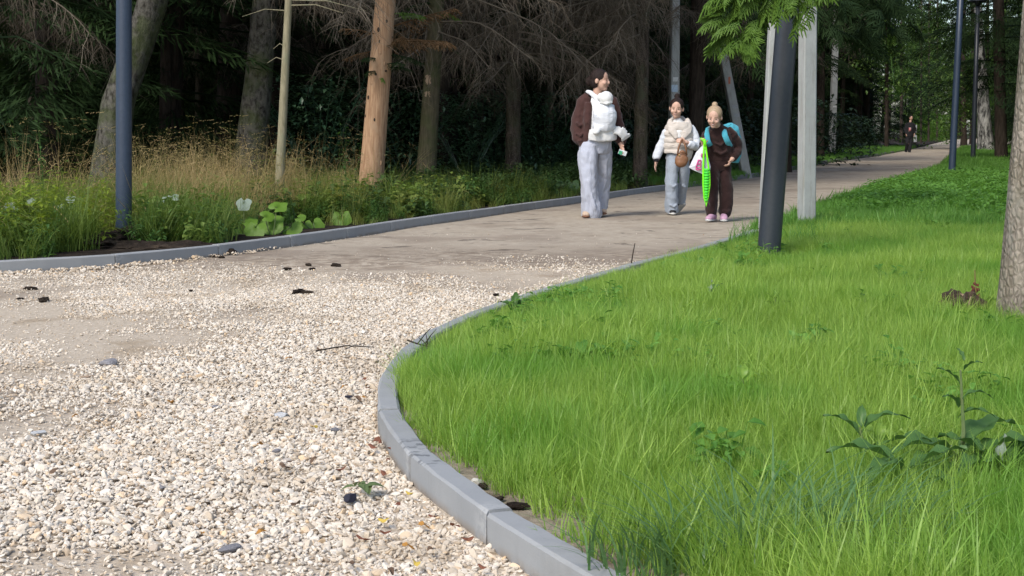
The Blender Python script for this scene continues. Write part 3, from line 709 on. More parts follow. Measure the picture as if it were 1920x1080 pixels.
def sY(s): return F / s
def standing(xb, xt, s, w, **k):
    """trunk seen at column xb at its foot and xt at the top edge of the photograph, s pixels per metre, w pixels wide"""
    Y = sY(s); b = atY(xb, 248 + HC * s, Y); t = atY(xt, 0, Y); return dict(base=b, top=t, w0=w[0] / s / 2, w1=w[1] / s / 2, **k)
def limbs(root, cl, n, z0, z1, seed, a0=-PI, a1=0.0, meshes=None, name='dead_branch', sc0=.75, sc1=1.15, tilt=.25):
    rd = random.Random(seed); meshes = meshes or DEAD
    for i in range(n):
        z = z0 + (z1 - z0) * (i + rd.random()) / n; a = a0 + (a1 - a0) * rd.random()
        link(name, rd.choice(meshes), root, cl(z), (rd.uniform(-.3, .3), rd.uniform(-tilt, tilt), a), rd.uniform(sc0, sc1))

# forest edge, left to right
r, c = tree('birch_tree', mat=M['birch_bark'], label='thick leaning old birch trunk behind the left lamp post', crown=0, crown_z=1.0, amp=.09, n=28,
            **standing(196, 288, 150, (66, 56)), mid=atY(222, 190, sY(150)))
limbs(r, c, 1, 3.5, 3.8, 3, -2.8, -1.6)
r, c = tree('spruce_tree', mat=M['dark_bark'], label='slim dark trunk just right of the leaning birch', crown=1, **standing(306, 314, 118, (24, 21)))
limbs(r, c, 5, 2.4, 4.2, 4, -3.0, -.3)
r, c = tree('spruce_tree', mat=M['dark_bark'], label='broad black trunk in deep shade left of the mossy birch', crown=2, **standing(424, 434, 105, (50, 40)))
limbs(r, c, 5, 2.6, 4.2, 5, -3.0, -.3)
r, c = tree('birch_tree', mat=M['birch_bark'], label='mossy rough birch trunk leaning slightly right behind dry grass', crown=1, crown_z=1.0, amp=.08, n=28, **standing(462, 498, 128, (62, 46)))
limbs(r, c, 4, 2.7, 3.8, 6, -3.0, -.3)
r, c = tree('sapling', mat=M['sap_bark'], label='thin pale sapling standing in the dry grass', crown=SMALLT, crown_z=.4, H=8, **standing(520, 541, 165, (19, 13)), amp=.03, flare=.15, cs=(.55, .55, .8))
for i, (zz, a, L_) in enumerate(((2.36, -.4, .7), (2.42, .15, .9), (2.3, PI + .2, .5), (1.75, PI, .2), (1.9, 2.7, .16))):
    m = MB(); e = Vector((math.cos(a), math.sin(a) * .3 - .2, -.15)); m.tube([(0, 0, 0), e * L_ * .5 + Vector((0, 0, .05)), e * L_], [.008, .005, .002], 5); m.build('twig', M['sap_bark'], r, loc=c(zz))
r, c = tree('pine_tree', mat=M['pine_bark'], label='sunlit orange barked trunk beside the left kerb', crown=2, crown_z=.4, n=30, amp=.04, flare=.22, step=.06, **standing(690, 723, 149, (46, 38)))
PINE = (r, c)
limbs(r, c, 5, 2.6, 3.6, 8, -3.1, -.1)
r, c = tree('spruce_tree', mat=M['green_bark'], label='greenish trunk with torn bark right of the orange trunk', crown=0, **standing(796, 819, 122, (37, 28)), n=26, amp=.04)
SPR_D = (r, c); limbs(r, c, 10, 2.2, 3.9, 9, -2.9, .1)
for i, (zz, xx, hh) in enumerate(((1.74, -.05, .16), (1.52, -.06, .10))):
    # torn strip of bark showing bare wood on the camera side
    m = MB(); ctr = c(zz); wv = []
    for j in range(7):
        for k in range(4):
            q = -PI / 2 - .75 + .22 * k + .08 * math.sin(j * 2.1 + i); rr = .133 + .004 * noise.noise(Vector((j, k, i))); tz = hh * (j / 6 - .5) * (1 - .15 * abs(k - 1.5))
            wv.append((rr * math.cos(q), rr * math.sin(q), tz))
    m.add(wv, [(j * 4 + k, j * 4 + k + 1, (j + 1) * 4 + k + 1, (j + 1) * 4 + k) for j in range(6) for k in range(3)]); m.build('bare_patch', M['wound'], r, True, loc=ctr)
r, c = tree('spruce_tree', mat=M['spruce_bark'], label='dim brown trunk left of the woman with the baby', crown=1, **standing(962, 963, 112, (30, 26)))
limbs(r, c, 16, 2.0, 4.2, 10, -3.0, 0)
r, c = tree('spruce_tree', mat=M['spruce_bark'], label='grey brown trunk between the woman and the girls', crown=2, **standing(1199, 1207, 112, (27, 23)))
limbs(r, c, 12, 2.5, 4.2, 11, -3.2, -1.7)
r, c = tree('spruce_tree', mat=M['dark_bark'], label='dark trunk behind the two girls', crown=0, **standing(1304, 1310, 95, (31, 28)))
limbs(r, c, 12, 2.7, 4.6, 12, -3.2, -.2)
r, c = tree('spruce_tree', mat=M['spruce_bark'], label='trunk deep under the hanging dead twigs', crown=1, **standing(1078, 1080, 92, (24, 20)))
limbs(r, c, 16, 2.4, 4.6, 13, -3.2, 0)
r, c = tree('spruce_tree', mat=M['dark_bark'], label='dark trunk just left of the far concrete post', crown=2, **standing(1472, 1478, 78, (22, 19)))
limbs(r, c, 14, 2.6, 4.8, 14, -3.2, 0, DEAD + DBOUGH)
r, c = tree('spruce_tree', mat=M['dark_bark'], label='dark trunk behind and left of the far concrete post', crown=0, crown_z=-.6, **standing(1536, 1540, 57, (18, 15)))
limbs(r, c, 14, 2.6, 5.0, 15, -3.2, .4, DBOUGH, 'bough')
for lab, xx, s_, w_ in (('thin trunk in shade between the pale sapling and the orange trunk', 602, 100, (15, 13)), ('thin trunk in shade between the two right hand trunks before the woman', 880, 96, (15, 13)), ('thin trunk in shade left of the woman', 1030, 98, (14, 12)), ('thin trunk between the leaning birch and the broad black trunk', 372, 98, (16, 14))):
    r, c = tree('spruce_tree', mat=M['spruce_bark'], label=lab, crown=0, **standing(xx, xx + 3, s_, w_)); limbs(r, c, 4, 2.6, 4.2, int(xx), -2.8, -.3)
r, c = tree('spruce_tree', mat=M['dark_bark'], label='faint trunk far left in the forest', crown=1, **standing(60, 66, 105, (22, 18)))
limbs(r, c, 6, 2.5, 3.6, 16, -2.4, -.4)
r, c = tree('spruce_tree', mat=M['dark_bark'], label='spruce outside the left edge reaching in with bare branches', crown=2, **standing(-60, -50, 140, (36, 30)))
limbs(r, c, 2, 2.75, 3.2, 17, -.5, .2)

# right side
RT_base = at(1924, 640); RT_top = atY(1968, 0, RT_base.y + .02)
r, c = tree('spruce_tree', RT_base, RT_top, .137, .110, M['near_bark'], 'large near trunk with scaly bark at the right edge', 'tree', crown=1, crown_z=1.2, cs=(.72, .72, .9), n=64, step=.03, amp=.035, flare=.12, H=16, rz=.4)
NEAR = (r, c)
r, c = tree('birch_tree', mat=M['birch_white'], label='birch with white streaks flaring at its foot beyond the lamp posts', crown=2, crown_z=-.5, **standing(1850, 1832, 44, (26, 14)), flare=.7)
limbs(r, c, 8, 3.2, 6.0, 21, -3.6, -.8, DBOUGH, 'bough')
r, c = tree('spruce_tree', mat=M['dark_bark'], label='small dark trunk at the far end of the path', crown=0, crown_z=-1.2, **standing(1807, 1806, 27, (11, 9)))
r, c = tree('spruce_tree', mat=M['dark_bark'], label='black trunk between the white birch and the near trunk', crown=LOWC[0], crown_z=1.6, **standing(1878, 1872, 62, (22, 20)))
limbs(r, c, 10, 2.0, 4.8, 22, -3.6, -.8, DBOUGH, 'bough')

# ------------------------------------------------------------------ the forest mass behind, and the tree belt right of the path
def forest():
    tp = []
    for i, cm in enumerate(CROWN[:2] + LOWC):
        b = MB(); b.tube([(0, 0, -.2), (0, 0, 3), (0, 0, 15)], [.16, .13, .03], 7, 0); me = b.mesh('tree', M['dark_bark'])
        bm = bmesh.new(); bm.from_mesh(cm); bm.from_mesh(me); me2 = bpy.data.meshes.new('tree'); me2.materials.append(M['needles']); me2.materials.append(M['dark_bark'])
        nf = len(cm.polygons); bm.faces.ensure_lookup_table()
        for f in bm.faces[nf:]: f.material_index = 1
        bm.to_mesh(me2); bm.free(); tp.append(proto('tree', me2))
    P = []
    rd = random.Random(5); tries = 0
    while len(P) < 520 and tries < 30000:
        tries += 1
        if rd.random() < .64:
            Y = rd.uniform(15, 95); X = np.interp(Y, LKa[:, 1], LKa[:, 0]) - ((4.8 if Y < 45 else 3.2) + 34 * rd.random() ** 1.3 + (3 if Y < 24 else 0))
            if X < -.5 * Y - 8 or (Y < 27 and X < -7.5) or (48 < Y < 78 and X > np.interp(Y, LKa[:, 1], LKa[:, 0]) - 6.0): continue
        else:
            Y = rd.uniform(16, 110); X = np.interp(Y, RKa[:, 1], RKa[:, 0]) + (5.2 if Y < 55 else 4.2) + 18 * rd.random() ** 1.4
        if any((X - a) ** 2 + (Y - b) ** 2 < 2.6 for a, b in P): continue
        P.append((X, Y))
    # back of the wood, and the trees that close the view beyond the end of the path
    for i in range(26): P.append((-38 + i * 2.5 + rd.uniform(-1, 1), rd.uniform(94, 104)))
    for i in range(150): P.append((-10 + i * .95 + rd.uniform(-1, 1), rd.uniform(205, 255)))
    for i in range(26):
        Y = rd.uniform(110, 200); P.append((np.interp(Y, LKa[:, 1], LKa[:, 0]) - rd.uniform(17, 34), Y))
    for i in range(34):
        Y = rd.uniform(105, 200); P.append((np.interp(Y, RKa[:, 1], RKa[:, 0]) + rd.uniform(4.5, 16), Y))
    P = np.array(P); k = len(P)
    dl = -side(P, LKa); idx_low = True
    R = np.stack([rng.normal(0, .03, k), rng.normal(0, .03, k), rng.random(k) * 6.28], 1); s = (.85 + .4 * rng.random(k)) * np.where(P[:, 1] > 205, 1.5, 1)
    scatter('forest', tp, np.column_stack([P, np.zeros(k)]), R, s, rng.random(k), 'dense dark spruce forest behind the path', 'forest')
forest()

def bush_mesh(seed, mat, r=.9, h=1.3, n=900, L=(.05, .11)):
    rd = random.Random(seed); m = MB()
    for _ in range(14):
        a = rd.random() * 6.28; m.tube([(0, 0, 0), (r * .4 * math.cos(a), r * .4 * math.sin(a), h * .5), (r * .8 * math.cos(a), r * .8 * math.sin(a), h * rd.uniform(.7, 1))], [.012, .008, .003], 4, 0, caps=False)
    for _ in range(n):
        a = rd.random() * 6.28; q = rd.random() ** .5; z = h * rd.random(); rr = r * q * (1 - .5 * (z / h) ** 2) * (1 + .35 * math.sin(3 * a + seed)); l = rd.uniform(*L)
        leaf_quad(m, (rr * math.cos(a), rr * math.sin(a), z), (rd.gauss(0, 1), rd.gauss(0, 1), rd.uniform(-.5, .5)), l, l * .6, rd.random(), n=2)
    return m.mesh('leaves', mat)
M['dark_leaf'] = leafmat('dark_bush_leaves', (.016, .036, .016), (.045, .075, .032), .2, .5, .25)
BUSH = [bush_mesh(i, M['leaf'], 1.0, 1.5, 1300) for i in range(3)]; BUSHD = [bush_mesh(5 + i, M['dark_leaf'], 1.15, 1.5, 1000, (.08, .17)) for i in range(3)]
bush_spots = [(575, 130, 1.2, 'dark bush right of the pale sapling'), (640, 124, 1.1, 'dark bush left of the orange trunk in shade'), (755, 116, 1.1, 'dark bush between the orange and greenish trunks'),
              (872, 116, 1.05, 'dark bush right of the greenish trunk'), (925, 108, 1.15, 'dark bush beside the dim brown trunk'), (1020, 110, 1.1, 'dark bush behind the dead twigs left of the woman'),
              (1090, 96, 1.0, 'dark bush directly behind the woman'), (1170, 100, .8, 'dark bush left of the grey brown trunk'), (1245, 88, 1.1, 'dark bush behind the girl in the cream vest'),
              (1345, 84, 1.1, 'dark bush behind the blonde girl'), (1430, 74, 1.2, 'dark bush behind the slanting concrete post'), (1530, 66, 1.3, 'dark bush left of the far concrete post'),
              (1578, 52, 1.1, 'dark bush right of the far concrete post'), (1622, 42, 1.1, 'dark bush left of the man in black')]
for i, (px, s, k, lab) in enumerate(bush_spots):
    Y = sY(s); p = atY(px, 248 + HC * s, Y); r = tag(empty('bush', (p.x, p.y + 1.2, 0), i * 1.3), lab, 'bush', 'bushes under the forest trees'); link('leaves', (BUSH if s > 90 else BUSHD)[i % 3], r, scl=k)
# leafy trees that arch over the far part of the path
def leafy_crown(seed, mat, R=3.4, zc=6.5, hz=4.6, n=5200):
    rd = random.Random(seed); m = MB(); cl = [(Vector((rd.gauss(0, .5) * R, rd.gauss(0, .5) * R, zc + rd.gauss(0, .42) * hz)), rd.uniform(.5, 1.1)) for _ in range(46)]
    for c_, q in cl: m.tube([(0, 0, zc - hz * .6), (c_ + Vector((0, 0, zc))) / 2 - Vector((0, 0, .4)), c_], [.05, .03, .01], 3, 0, caps=False)
    for i in range(n):
        c_, q = cl[i % 46]; p_ = c_ + Vector((rd.gauss(0, 1), rd.gauss(0, 1), rd.gauss(0, .7))) * q * .55; l = rd.uniform(.10, .20)
        leaf_quad(m, p_, (rd.gauss(0, 1), rd.gauss(0, 1), rd.uniform(-.8, .3)), l, l * .7, rd.random(), n=2)
    return m.mesh('crown', mat)
M['tree_leaf'] = leafmat('tree_leaves', (.05, .11, .022), (.18, .27, .06), .4, .5, .25)
LC = [leafy_crown(i, M['tree_leaf']) for i in range(2)]
for i, (px, s, cz, lab) in enumerate(((1662, 34, .6, 'leafy tree left of the path behind the man in black'), 
                                      (1822, 24, -2.2, 'leafy tree over the far end of the path'), (1850, 33, -2.0, 'leafy tree on the right behind the white birch'))):
    tree('leafy_tree', mat=M['dark_bark'], label=lab, crown=LC[i % 2], crown_z=cz, **standing(px, px + 2, s, (8, 6)), H=10, n=10, step=.4, cs=(1.15, 1.15, 1.1))
for i, (px, s, cz, lab) in enumerate(((1690, 15, -3, 'tall leafy tree closing the view left of the path end'), (1742, 13, -3, 'tall leafy tree straight behind the path end'), (1796, 12.5, -3, 'tall leafy tree right of the path end'))):
    tree('leafy_tree', mat=M['dark_bark'], label=lab, crown=LC[i % 2], crown_z=cz, **standing(px, px + 1, s, (6, 5)), H=16, n=10, step=.5, cs=(1.7, 1.7, 2.3))
# sunlit hedge and young trees at the far left of the path end
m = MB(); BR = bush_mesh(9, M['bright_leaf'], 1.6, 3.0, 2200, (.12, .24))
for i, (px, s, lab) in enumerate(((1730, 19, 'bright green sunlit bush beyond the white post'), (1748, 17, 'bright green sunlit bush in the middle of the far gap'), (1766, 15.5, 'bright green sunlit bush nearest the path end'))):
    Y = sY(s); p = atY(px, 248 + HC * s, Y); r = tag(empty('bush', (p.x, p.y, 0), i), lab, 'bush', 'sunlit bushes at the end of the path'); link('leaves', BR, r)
for i, (px, s, lab) in enumerate(((1727, 22, 'thin dark young tree left of the sunlit bushes'), (1741, 20, 'thin dark young tree in front of the sunlit bushes'), (1757, 18.5, 'thin dark young tree nearest the path in the far gap'))):
    tree('young_tree', mat=M['dark_bark'], label=lab, crown=LOWC[i], crown_z=1.9, **standing(px, px + 1, s, (4, 3)), H=9, n=8, step=.5, cs=(.35, .35, .6))

# dead curtains, fresh boughs placed on the trees they grow from
def hang(owner, meshes, spots, name):
    """spots: (px, py, s, heading, scale, pitch): the bough's tip side hangs at that place; the root of the bough is where it is attached"""
    root = owner[0]
    for i, (px, py, s, a, k, pt) in enumerate(spots):
        Y = sY(s); p = atY(px, py, Y); link(name, meshes[i % len(meshes)], root, p - Vector(root.location), (random.uniform(-.25, .25), pt, a), k)
# sprays of the near tree's long boughs, hanging over the path in front of the concrete posts
def spray(seed, mat, L=.55, n=7, tl=.25):
    """a short fan of hanging twigs set with blunt shoots, along +X and drooping"""
    rd = random.Random(seed); m = MB()
    def pt(t): return Vector((L * t, .05 * L * math.sin(t * 3 + seed), -L * (.15 * t + .45 * t * t)))
    m.tube([pt(i / 4) for i in range(5)], [.007, .006, .005, .004, .003], 4, 0)
    for i in range(n):
        t = (i + .7) / n; p0 = pt(t)
        for sgn in ((-1, 1) if i < n - 1 else (0,)):
            l = L * rd.uniform(.34, .55) * (1.1 - .5 * t); d_ = Vector((.62, sgn * .78, rd.uniform(-.7, -.15))).normalized(); pts = [p0]
            for k in range(3): d_ = (d_ + Vector((0, 0, -.28))).normalized(); pts.append(pts[-1] + d_ * (l / 3))
            m.tube(pts, [.004, .0035, .003, .002], 3, 0, caps=False); ns = max(3, int(l / .07))
            for j in range(ns):
                u = (j + .5) / ns; k = min(2, int(u * 3)); q = pts[k].lerp(pts[k + 1], u * 3 - k); sd = d_.cross(Vector((0, 0, 1))).normalized()
                for w_ in (-1, 1):
                    e2 = (d_ * .75 + sd * (.85 * w_) + Vector((0, 0, rd.uniform(-.6, .0)))).normalized(); shoot(m, q, e2, rd.uniform(.10, .16) * (1.15 - .45 * u), rd.uniform(.017, .024), min(1, tl + .6 * u * rd.random() + .25 * t), rd, 16)
            shoot(m, pts[-1], d_, .15, .022, min(1, tl + .55), rd, 10)
    return m.mesh('spray', mat)
SPR = [spray(i, M['fresh_needles'], (.50, .42, .36, .46)[i]) for i in range(4)]; SPD = [spray(10 + i, M['needles'], (.55, .45)[i], 7, .35) for i in range(2)]
def place_sprays(owner, meshes, spots, name, rdm, sc_=1.0):
    o0 = Vector(owner[0].location)
    for i, (px, py, s, a) in enumerate(spots):
        link(name, meshes[i % len(meshes)], owner[0], atY(px, py, sY(s)) - o0, (rdm.uniform(-.9, .9), rdm.uniform(-.2, .6), a), rdm.uniform(.6, 1.15) * sc_)
rs = random.Random(12)
front = [(x, y - 26, s + 38, a) for x, y, s, a in [(1402, 18, 250, 3.0), (1385, 48, 250, 3.2), (1378, 72, 252, 2.9), (1400, 78, 250, -1.9), (1372, 30, 250, 2.7), (1420, 60, 250, -1.6), (1440, 20, 252, 2.6), (1430, -6, 250, 3.0), (1460, 6, 250, -1.9), (1480, 10, 250, -1.2), (1500, -4, 250, 3.3), (1520, 4, 252, -1.6),
         (1545, -14, 250, -1.0), (1535, -24, 250, -2.2), (1455, -22, 250, 2.9), (1410, -18, 250, 3.2), (1380, -4, 250, 2.9), (1390, 100, 252, -1.4)]]
more = [(x + rs.uniform(-16, 16), y + rs.uniform(-6, 26), s, a + rs.uniform(-.9, .9)) for x, y, s, a in front for _ in range(2)]
place_sprays(NEAR, SPR, front + more, 'spray', rs, .37)
back = [(1345 + 15 * (i % 24) + rs.uniform(-8, 8), -30 + 40 * (i // 24) + rs.uniform(-12, 12), 172 + rs.uniform(-8, 8), rs.uniform(-3.1, 0)) for i in range(72) if not (i // 24 == 2 and i % 24 < 4)]
place_sprays(NEAR, SPD, back, 'spray', rs, .66)
for spots, r0 in (([(1968, -330, 365), (1720, -260, 262), (1545, -60, 285), (1440, -20, 288), (1376, 30, 288)], .020), ([(1968, -300, 365), (1760, -240, 260), (1590, -60, 280), (1500, -40, 288)], .018), ([(1968, -380, 365), (1700, -300, 240), (1560, -60, 172), (1360, 0, 172)], .018)):
    m = MB(); m.tube([atY(x, y, sY(s)) - Vector(NEAR[0].location) for x, y, s in spots], [r0 * (1 - .75 * i / len(spots)) for i in range(len(spots))], 6); m.build('limb', M['near_bark'], NEAR[0])
# torn bark on the near trunk and the bluish resin run below it
def trunk_patch(root, cl, r, q0, q1, z0, z1, mat, name, sl=0.0, amp=.006, seed=0):
    vs = []; nj, nk = 16, 7
    for j in range(nj):
        for k in range(nk):
            t = j / (nj - 1); u = k / (nk - 1); z = z0 + (z1 - z0) * t; wd = .55 + .45 * math.sin(PI * min(1, t * 1.3 + .15)) + .25 * noise.noise(Vector((t * 5, seed, 0)))
            q = (q0 + q1) / 2 + (u - .5) * (q1 - q0) * wd + sl * t; c = cl(z); rr = r * (1.02) + amp * noise.noise(Vector((q * 9, z * 16, seed))) + .004 * (1 - abs(2 * u - 1))
            vs.append((c.x + rr * math.cos(q), c.y + rr * math.sin(q), z))
    m = MB(); m.add(vs, [(j * nk + k, j * nk + k + 1, (j + 1) * nk + k + 1, (j + 1) * nk + k) for j in range(nj - 1) for k in range(nk - 1)])
    return m.build(name, mat, root, True)
M['resin'] = simple('pale_resin', (.30, .32, .36), (.12, .11, .11), 60, .6, .8, .006)
trunk_patch(*NEAR, .136, -PI / 2 - .40, -PI / 2 - .12, .20, .44, M['wound'], 'bare_patch', .10, .008, 1)
trunk_patch(*NEAR, .139, -PI / 2 - .20, -PI / 2 - .08, .0, .22, M['resin'], 'resin_streak', 0, .008, 2)

# reddish dead twig and green tufts on the orange trunk
dn = bough(31, 1.1, 12, M['dead_needles'], False, .3, .1)
gt = bough(33, .8, 9, M['needles'], False, .6, .3); gf = bough(34, .7, 8, M['fresh_needles'], False, .1, .35)
pr, pc = PINE
for z, a, k, me in ((2.05, -.35, .62, dn), (2.1, .15, .55, dn), (1.95, PI - .3, .3, dn), (2.4, -.2, .45, gf), (1.78, -.8, .30, gt), (1.70, -1.9, .26, gt), (1.62, -1.2, .22, gf), (1.9, -.2, .4, gt), (2.75, .2, .7, gt), (2.0, -.9, .42, dn), (2.15, -2.4, .34, dn), (1.85, -2.0, .30, gt), (1.74, -.4, .32, gt), (2.25, .0, .6, dn)):
    link('bough', me, pr, pc(z) + Vector((math.cos(a), math.sin(a), 0)) * .10, (random.uniform(-.5, .5), random.uniform(-.3, .1), a), k * 1.25)
# knots and loose bark scales on the orange trunk
for i in range(26):
    z = .25 + 2.6 * random.random(); a = -PI / 2 + random.uniform(-1.3, 1.3); rr = np.interp(z, [0, 3], [.150, .125]); m = MB(); k = random.uniform(.008, .02); m.ell((0, 0, 0), (k, .008, k * random.uniform(1.0, 2.6)), Matrix.Rotation(a + PI / 2, 3, 'Z'), 7, 5)
    m.build('knot' if i % 2 else 'bark_scale', M['dark_bark'] if i % 2 else M['pine_bark'], pr, True, loc=pc(z) + Vector((math.cos(a) * rr, math.sin(a) * rr, 0)))
dr_, dc_ = SPR_D
for z, a, k, me in ((2.75, -.6, .7, gf), (2.9, -2.6, .8, gt), (2.3, -.3, .5, gt), (2.55, PI, .7, dn)): link('bough', me, dr_, dc_(z), (random.uniform(-.3, .3), random.uniform(-.1, .3), a), k)

# ------------------------------------------------------------------ lamp posts
M['lamp'] = simple('navy_lamp_paint', (.020, .034, .060), (.026, .041, .070), 40, .42, .06, .001, .5)
M['lampdk'] = simple('charcoal_lamp_paint', (.018, .023, .032), (.024, .029, .038), 40, .42, .06, .001, .5)
M['paper'] = simple('white_paper', (.68, .68, .66), (.55, .55, .53), 30, .8, .1)
M['blue_paper'] = simple('blue_paper', (.35, .50, .66), (.55, .62, .68), 60, .8, .1)
M['red_paper'] = simple('red_paper', (.5, .14, .08), (.45, .2, .14), 30, .8, .1)
M['grey_paper'] = simple('grey_paper', (.42, .44, .46), (.25, .26, .28), 70, .8, .1)
def lamp(xb, yb, xt, yt, wpx, label, mat, zb=.045):
    base = at(xb, yb, zb); s = F / base.y; top = atY(xt, yt, base.y); root = tag(empty('lamp_post', base), label, 'lamp post', 'dark steel lamp posts along the path')
    v = (top - base); k = 4.6 / v.z; tip = v * k; r0 = wpx / s / 2
    m = MB(); m.tube([-v.normalized() * .15, v * .02, tip * .5, tip], [r0, r0, r0 * .93, r0 * .8], 28); m.build('pole', mat, root, True)
    m = MB(); e = tip + Vector((0, 0, .03)); m.tube([tip - v.normalized() * .02, tip + Vector((0, 0, .04)), tip + Vector((0, 0, .08))], [r0 * 1.25, r0 * 1.3, .19], 20); m.tube([tip + Vector((0, 0, .08)), tip + Vector((0, 0, .14))], [.24, .22], 24); m.build('lamp_head', mat, root, True)
    return root, base, v, r0
lr, lb, lv, l_r = lamp(232, 454, 232.5, 0, 30, 'navy steel lamp post standing in black soil by the left kerb', M['lamp'])
m = MB(); m.box((0, 0, 0), (.020, .004, .026)); st = m.build('sticker', M['paper'], lr)
st.location = Vector((l_r * .80, -l_r * .66, atY(245, 64, lb.y).z - lb.z)); st.rotation_euler.z = .7
lamp(1440, 492, 1479, 0, 43, 'thick charcoal lamp post leaning right at the lawn edge', M['lampdk'])
lamp(1784, 337, 1801, 0, 13, 'slender blue grey lamp post at the right of the path', M['lamp'])
lamp(1824, 306, 1834, 0, 9, 'farthest thin dark lamp post near the white birch', M['lampdk'])

# ------------------------------------------------------------------ concrete posts
def conc_mat():
    g = N('weathered_concrete'); o = g.obj(); f = g.noise(o, 7, 5, .65); s = g.noise(g.mapv(o, (16, 16, 1.5)), 1.5, 5, .65)
    c = g.mix(f, (.27, .28, .265), (.42, .425, .41)); c = g.mix(g.ss(s, .5, .72, 0, .55), c, (.20, .185, .15)); c = g.mix(g.ss(g.noise(o, 3, 4, .6), .55, .7, 0, .4), c, (.26, .31, .285))
    sp = g.noise(o, 60, 4, .7); c = g.mix(g.ss(sp, .6, .72, 0, .4), c, (.16, .16, .15))
    return g.done(g.bsdf(c, .9, g.bump(g.noise(o, 55, 5, .7), .5, .004), .15))
M['conc'] = conc_mat()
def post(xb, yb, xt, yt, w0, w1, label, H=7.5, turn=.5, stickers=(), zb=.045):
    base = at(xb, yb, zb); s = F / base.y; top = atY(xt, yt, base.y); root = tag(empty('concrete_post', base), label, 'concrete post', 'grey concrete utility posts')
    v = top - base; tip = v * (H / v.z); rx, ry = w0 / s / 2, w0 / s / 2 * .95; vs = []; n = 8; ch = .82; k = w1 / w0
    prof = [(-ch, -1), (ch, -1), (1, -ch), (1, ch), (ch, 1), (-ch, 1), (-1, ch), (-1, -ch)]
    kk = (v.z / H); ktip = 1 - (1 - k) / kk * 1.0; ktip = max(.45, ktip); ct, sn = math.cos(turn), math.sin(turn); W = abs(ct) + abs(sn) * .9
    segs = 26
    for j in range(segs + 1):
        t = j / segs; p = -v.normalized() * .2 + (tip + v.normalized() * .2) * t; sc_ = (1 + (ktip - 1) * t) / W
        for (a, b) in prof:
            x, y = a * rx * sc_, b * ry * sc_; dn_ = 1 + .02 * noise.noise(Vector((a * 3, b * 3, t * 30)))
            vs.append(p + Vector((x * ct - y * sn, x * sn + y * ct, 0)) * dn_)
    m = MB(); m.add(vs, [(j * n + i, j * n + (i + 1) % n, (j + 1) * n + (i + 1) % n, (j + 1) * n + i) for j in range(segs) for i in range(n)] + [tuple(segs * n + i for i in range(n))])
    m.build('shaft', M['conc'], root)
    for (px, py, sw, sh, mt) in stickers:
        q = atY(px, py, base.y) - base; m = MB(); m.box((0, 0, 0), (sw / s / 2, .0025, sh / s / 2)); o = m.build('sticker', M[mt], root)
        tt = q.z / v.z; f = (1 + (ktip - 1) * q.z / H) / W; c = v * tt; off_ = q.x - c.x
        # nearest face of the shaft towards the viewer
        nrm = Vector((sn, -ct, 0)); tan = Vector((ct, sn, 0)); u = off_ / max(.2, ct); lim = rx * f * .7; u = max(-lim, min(lim, u)); o.location = c + tan * u + nrm * (ry * f + .008); o.rotation_euler = (0, 0, turn)
    return root
post(1512, 434, 1515, 0, 33, 32, 'broad upright concrete post at the edge of the lawn', turn=.28)
post(1433, 452, 1448, 110, 23, 19, 'thin leaning concrete post half hidden by the charcoal lamp post', turn=.1)
post(1262, 338, 1266, 0, 22, 17, 'concrete post with a blue notice behind the girl in the cream vest', turn=.2, stickers=((1262, 166, 12, 13, 'blue_paper'), (1264, 149, 10, 8, 'paper')))
post(1399, 330, 1336, 0, 20, 17, 'slanting concrete post leaning left behind the blonde girl', turn=.15, stickers=((1365, 151, 4, 13, 'red_paper'), (1376, 200, 11, 7, 'grey_paper'), (1379, 216, 10, 6, 'grey_paper'), (1384, 238, 9, 9, 'grey_paper')))
post(1560, 291, 1567, 60, 13, 11, 'distant concrete post by the far left kerb', turn=.2, stickers=((1563, 200, 7, 3, 'paper'), (1562, 230, 7, 3, 'paper')))
post(1716, 266, 1717, 226, 5, 5, 'short pale post beside the man in black', H=1.6, turn=.2)

# ------------------------------------------------------------------ soil heaps, clods, stumps
def lump(name, r, seed, mat, sub=3, flat=.5, rough=.35, cut=None):
    bm = bmesh.new(); bmesh.ops.create_icosphere(bm, subdivisions=sub, radius=1)
    for v in bm.verts:
        k = 1 + rough * noise.noise(v.co * 1.7 + Vector((seed, 0, 0))) + rough * .55 * noise.noise(v.co * 5 + Vector((0, seed, 0))) + rough * .25 * noise.noise(v.co * 11)
        v.co *= k; v.co.x *= r[0]; v.co.y *= r[1]; v.co.z *= r[2]
    me = bpy.data.meshes.new(name); bm.to_mesh(me); bm.free(); me.materials.append(mat); return me
p = at(228, 462, .02); o = link('soil_heap', lump('soil_heap', (.42, .66, .14), 3, M['black_soil'], 5, 1, .38), None, p); tag(o, 'heap of black soil round the foot of the left lamp post', 'soil heap')
p = at(330, 470, .03); o = link('soil_heap', lump('soil_heap', (.40, .22, .07), 8, M['black_soil'], 4, 1, .38), None, p); tag(o, 'low ridge of black soil right of the left lamp post', 'soil heap')
clod = lump('soil_clod', (1, .8, .6), 2, M['black_soil'], 3)
for i, (px, py, s) in enumerate(((57, 541, .028), (82, 562, .035), (38, 560, .014), (358, 545, .014), (538, 504, .022), (578, 496, .022), (585, 504, .018), (630, 497, .03), (405, 480, .03), (415, 482, .02), (560, 548, .04), (575, 549, .03), (930, 553, .022))):
    p = at(px, py, .01); o = link('soil_clod', clod, None, p, (0, 0, i * 1.7), (s * 1.5, s, s * .8)); where = 'at the left edge of the gravel' if px < 300 else ('by the foot of the left kerb' if py < 490 else ('on the seam between gravel and path' if px > 500 and py < 540 else 'in the middle of the gravel seam')); tag(o, 'dark clod of soil lying %s' % where, 'soil clod', 'dark soil clods %s' % where)
stump = empty('rotten_stump', at(1803, 612, .04)); tag(stump, 'crumbling dark rotten stump in the grass beside the near trunk', 'stump')
